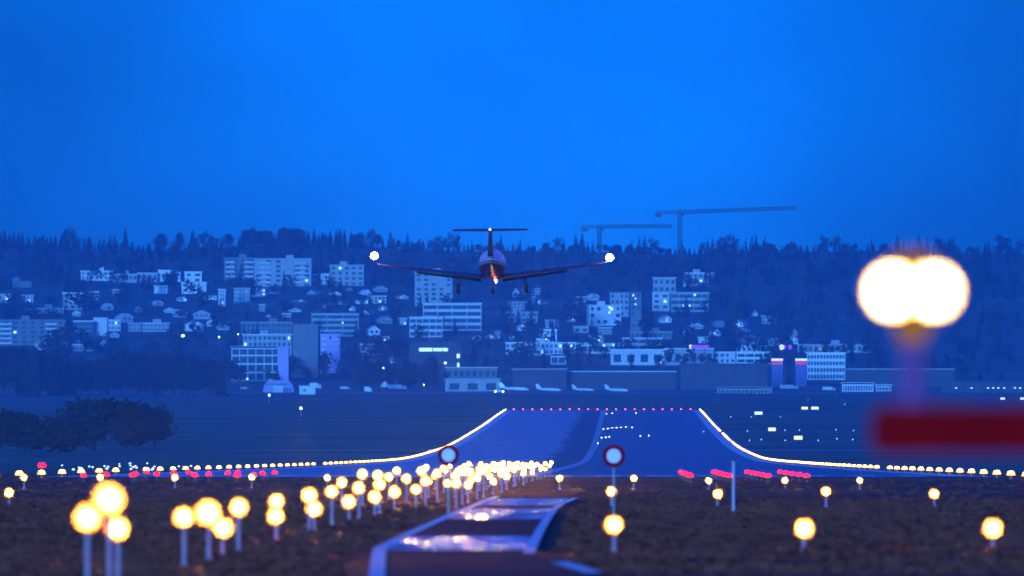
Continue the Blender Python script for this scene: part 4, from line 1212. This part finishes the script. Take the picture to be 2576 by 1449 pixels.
def conifer_mesh(seed, slim=.17, n=150, h=1.0):
    rr_ = random.Random(seed); m = MB()
    for i in range(n):
        t = (i + rr_.random()) / n
        z = h * (.1 + .9 * t)
        r = h * slim * (1 - t) ** .85 * rr_.uniform(.55, 1.15) + .008 * h
        a = rr_.random() * 6.283
        tip = Vector((math.cos(a) * r, math.sin(a) * r, z - r * .35)); ba = Vector((0, 0, z + r * .15))
        sd = Vector((-math.sin(a), math.cos(a), 0)) * (r * .38 + .006 * h)
        m.face([ba, tip * .6 + ba * .4 + sd, tip, tip * .6 + ba * .4 - sd])
        m.face([ba, ba * .5 + tip * .5 + Vector((0, 0, .02 * h)), tip, ba * .5 + tip * .5 - Vector((0, 0, .045 * h))])
    return m


def broad_mesh(seed, blobs=9, n=60, wide=.34, h=1.0):
    rr_ = random.Random(seed); m = MB()
    for b in range(blobs):
        a = rr_.random() * 6.283; z = .34 + .5 * (b + .5) / blobs + rr_.uniform(-.04, .04); r = wide * rr_.uniform(.15, .85) * math.sqrt(max(1 - ((z - .52) / .4) ** 2, .02))
        c = Vector((math.cos(a) * r, math.sin(a) * r, z)) * h
        clump(m, c, .16 * h * rr_.uniform(.7, 1.2), n, rr_)
    return m


def trunk_mesh(seed, broad):
    rr_ = random.Random(seed); m = MB()
    m.tube([(0, 0, -.05), (0.004, 0, .4), (0, .004, .75 if broad else .9)], [.022, .016, .005], 7)
    for k in range(5 if broad else 3):
        a = rr_.random() * 6.283; z = rr_.uniform(.2, .5); r = .22 if broad else .1
        m.tube([(0, 0, z), (math.cos(a) * r * .5, math.sin(a) * r * .5, z + .12), (math.cos(a) * r, math.sin(a) * r, z + .3)], [.011, .007, .003], 5)
    return m


PROT = []
for i in range(4):
    PROT.append(('conifer_tree', conifer_mesh(i, [.2, .26, .22, .3][i], 170), leaf_m, trunk_mesh(i, False)))
for i in range(3):
    PROT.append(('broadleaf_tree', broad_mesh(20 + i, 13, 130, [.36, .3, .4][i]), leaf_b, trunk_mesh(20 + i, True)))
PROT.append(('slender_tree', broad_mesh(40, 8, 60, .12), leaf_b, trunk_mesh(40, True)))
PM = []
for nm, c, lm, t in PROT:
    co = c.build('crown', lm); to = t.build('trunk', bark_m)
    PM.append((nm, co.data, to.data)); bpy.data.objects.remove(co); bpy.data.objects.remove(to)


def tree(k, x, d, h, label, group=None, w_=1.0, sink=0.0):
    nm, cm, tm = PM[k]
    root = empty(nm, (x, d, G(x, d) - sink), label, 'tree', group, R.random() * 6.28)
    root.scale = (h * w_, h * w_, h)
    for n_, me_ in (('crown', cm), ('trunk', tm)):
        o = bpy.data.objects.new(n_, me_); COL.objects.link(o); o.parent = root
    return root


def ridge_tree(px, top, k, label, group=None, w_=1.0, d=None):
    d = d or R.uniform(8230, 8380)
    x = (px - VX) / F * d
    h = CZ - (top - HY) / F * d - G(x, d)
    tree(k, x, d, max(h, 5), label, group, w_)


SOLO = [(315, 570, 0, 1.0, 'tallest lone spruce standing clear on the left ridge'), (405, 585, 7, 1.5, 'leaning bushy tree alone on the left ridge right of the tall spruce'), (450, 583, 7, 1.0, 'slim columnar tree in the gap of the left ridge'),
        (484, 575, 1, 1.0, 'pointed spruce with wide skirt right of the slim columnar tree'), (572, 586, 7, 1.6, 'oval tree at the left edge of the dense ridge wood'), (163, 572, 0, 1.2, 'tall conifer at the upper left above the left ridge wood'),
        (627, 578, 4, 1.3, 'broad rounded crown leading the dense ridge wood'), (1054, 597, 1, 1.0, 'pointed spruce standing out left of the aircraft tail'), (1438, 617, 4, .9, 'rounded tree on the ridge below the lower crane'), (1553, 615, 4, .9, 'dark rounded tree immediately right of the right wing light'),
        (1810, 598, 3, 1.1, 'tall full conifer at the left start of the right ridge wood'), (1868, 612, 0, 1.0, 'slim conifer second along the right ridge wood'), (1921, 602, 3, 1.0, 'tall wide conifer in the middle of the right ridge wood'), (1378, 610, 1, .9, 'pointed spruce right of the aircraft tail on the ridge')]
for px, top, k, w_, lab in SOLO:
    ridge_tree(px, top, k, lab, None, w_)
SKY = [(-40, 588), (30, 577), (120, 590), (200, 590), (260, 605), (330, 607), (420, 615), (520, 622), (560, 615), (600, 595), (660, 580), (760, 580), (850, 575), (930, 592), (1000, 600), (1080, 607), (1150, 618), (1230, 626), (1330, 626), (1420, 628), (1500, 634), (1600, 634), (1700, 640), (1780, 636), (1830, 612), (1890, 622), (1960, 614), (2050, 612), (2120, 616), (2230, 622), (2330, 630), (2450, 634), (2620, 638)]
SEG = [(-60, 600, 'dark conifer in the uneven tree line along the left ridge', 'trees along the left ridge'), (600, 1010, 'dark tree in the dense wood on the ridge behind the left wing light', 'trees on the ridge behind the left wing light'),
       (1010, 1790, 'hazy tree in the low tree line behind the aircraft and cranes', 'trees on the middle ridge'), (1790, 2640, 'dark conifer in the dense right ridge wood', 'trees along the right ridge')]
px = -50.0
while px < 2640:
    top = np.interp(px, [a for a, b in SKY], [b for a, b in SKY]) + R.uniform(-5, 10)
    for a, b, lab, grp in SEG:
        if a <= px < b:
            ridge_tree(px, top, R.choice([0, 1, 2, 3, 2, 4, 5]) if px > 560 else R.choice([0, 1, 2, 3]), lab, grp, R.uniform(.9, 1.3))
    px += R.uniform(9, 17)

# slope wood, one mass: many small crowns where no building front would be covered
lite = []
for i in range(5):
    mm = conifer_mesh(60 + i, .22, 60) if i < 2 else broad_mesh(60 + i, 8, 22, .36)
    lite.append((np.array(mm.v, float), mm.f))
vv = []; ff = []; base = 0
MID = [(-60, 640), (500, 640), (560, 640), (900, 650), (1200, 660), (1500, 690), (1800, 650), (2640, 660)]
cnt = 0
for _ in range(9000):
    d = R.uniform(6420, 8340) if R.random() < .75 else R.uniform(7700, 8340)
    px = R.uniform(-60, 2640)
    x = (px - VX) / F * d
    h = R.uniform(7, 14)
    zb = G(x, d)
    pb = HY - (zb - CZ) / F * d; pt = pb - h * F / d; hw = h * .3 * F / d
    if d < 6700 and px > 1150 and R.random() < .8:
        continue
    bad = False
    for (a, b, t, bt, db_) in rects:
        if db_ + 18 > d and db_ - 6 < d and a - 4 < px < b + 4:
            bad = True; break
        if db_ > d and a - hw < px < b + hw and pt < bt - .1 * (bt - t) and pb > t:
            bad = True; break
    if bad:
        continue
    k = R.randrange(5) if d < 7900 else R.choice([0, 1, 0, 1, 2])
    V, Fc = lite[k]; a = R.random() * 6.28; ca, sa = math.cos(a), math.sin(a)
    w_ = h * R.uniform(.9, 1.3)
    q = np.stack([(V[:, 0] * ca - V[:, 1] * sa) * w_ + x, (V[:, 0] * sa + V[:, 1] * ca) * w_ + d, V[:, 2] * h + zb - .3], 1)
    vv.append(q); ff += [tuple(i + base for i in f_) for f_ in Fc]; base += len(V)
    cnt += 1
    if cnt > 1150:
        break
me = bpy.data.meshes.new('woods'); me.from_pydata([tuple(p) for p in np.concatenate(vv)], [], ff); me.materials.append(leaf_b)
o = bpy.data.objects.new('woods', me); COL.objects.link(o)
tag(o, 'dark mass of trees covering the hillside between the houses', None, None, 'stuff')
print('wood trees', cnt)

# darker, nearer trees at the left
for i, (px, top, d, k, w_, lab) in enumerate([
    (-10, 1035, 2400, 4, 1.5, 'dark tree crown cut by the left picture edge above the light chain'), (70, 1050, 2350, 5, 1.7, 'low dark bushy tree above the lone red light'), (150, 1055, 2420, 6, 1.6, 'low dark bushy tree right of the one above the red light'),
    (235, 1010, 2600, 4, 1.5, 'round dark tree standing forward on the left grass, left of a pair'), (318, 1016, 2650, 6, 1.6, 'round dark tree standing forward on the left grass, middle one'), (390, 1035, 2700, 5, 1.5, 'small dark tree at the right end of the forward left trees')]):
    x = (px - VX) / F * d
    h = CZ - (top - HY) / F * d - G(x, d)
    tree(k, x, d, h * 1.05, lab, None, w_)
for i in range(30):
    px = -40 + i * 20.5 + R.uniform(-6, 6)
    d = R.uniform(5450, 5950)
    top = np.interp(px, [-40, 60, 170, 240, 330, 460, 560, 600], [868, 872, 892, 900, 884, 900, 912, 950]) + R.uniform(-6, 14)
    x = (px - VX) / F * d
    h = CZ - (top - HY) / F * d - G(x, d)
    tree(R.choice([4, 5, 6, 5, 3]), x, d, h, 'dark bare tree in the wood at the left edge of the airfield', 'trees of the dark wood left of the apron', R.uniform(.8, 1.1))
for i in range(16):
    px = 905 + i * 14 + R.uniform(-5, 5); d = R.uniform(6260, 6330)
    x = (px - VX) / F * d; top = R.uniform(900, 935)
    h = CZ - (top - HY) / F * d - G(x, d)
    tree(R.choice([4, 5, 7, 7]), x, d, h, 'dim tree in the thin row of trees behind the apron trucks', 'thin tree row behind the apron', .6)

# ------------------------------------------------------------------ haze
hz_m = bpy.data.materials.new('evening_haze'); hz_m.use_nodes = True
n = hz_m.node_tree.nodes; n.clear()
ou = n.new('ShaderNodeOutputMaterial'); vo = n.new('ShaderNodeVolumePrincipled')
vo.inputs['Color'].default_value = (.32, .84, 1.0, 1)
vo.inputs['Density'].default_value = 8.2e-5
vo.inputs['Anisotropy'].default_value = .65
hz_m.node_tree.links.new(vo.outputs[0], ou.inputs['Volume'])
m = MB(); m.box(-2500, 2500, -250, 9100, -8, 160)
h = m.build('haze', hz_m)
tag(h, 'blue evening haze over the airfield and the far hill', None, None, 'stuff')
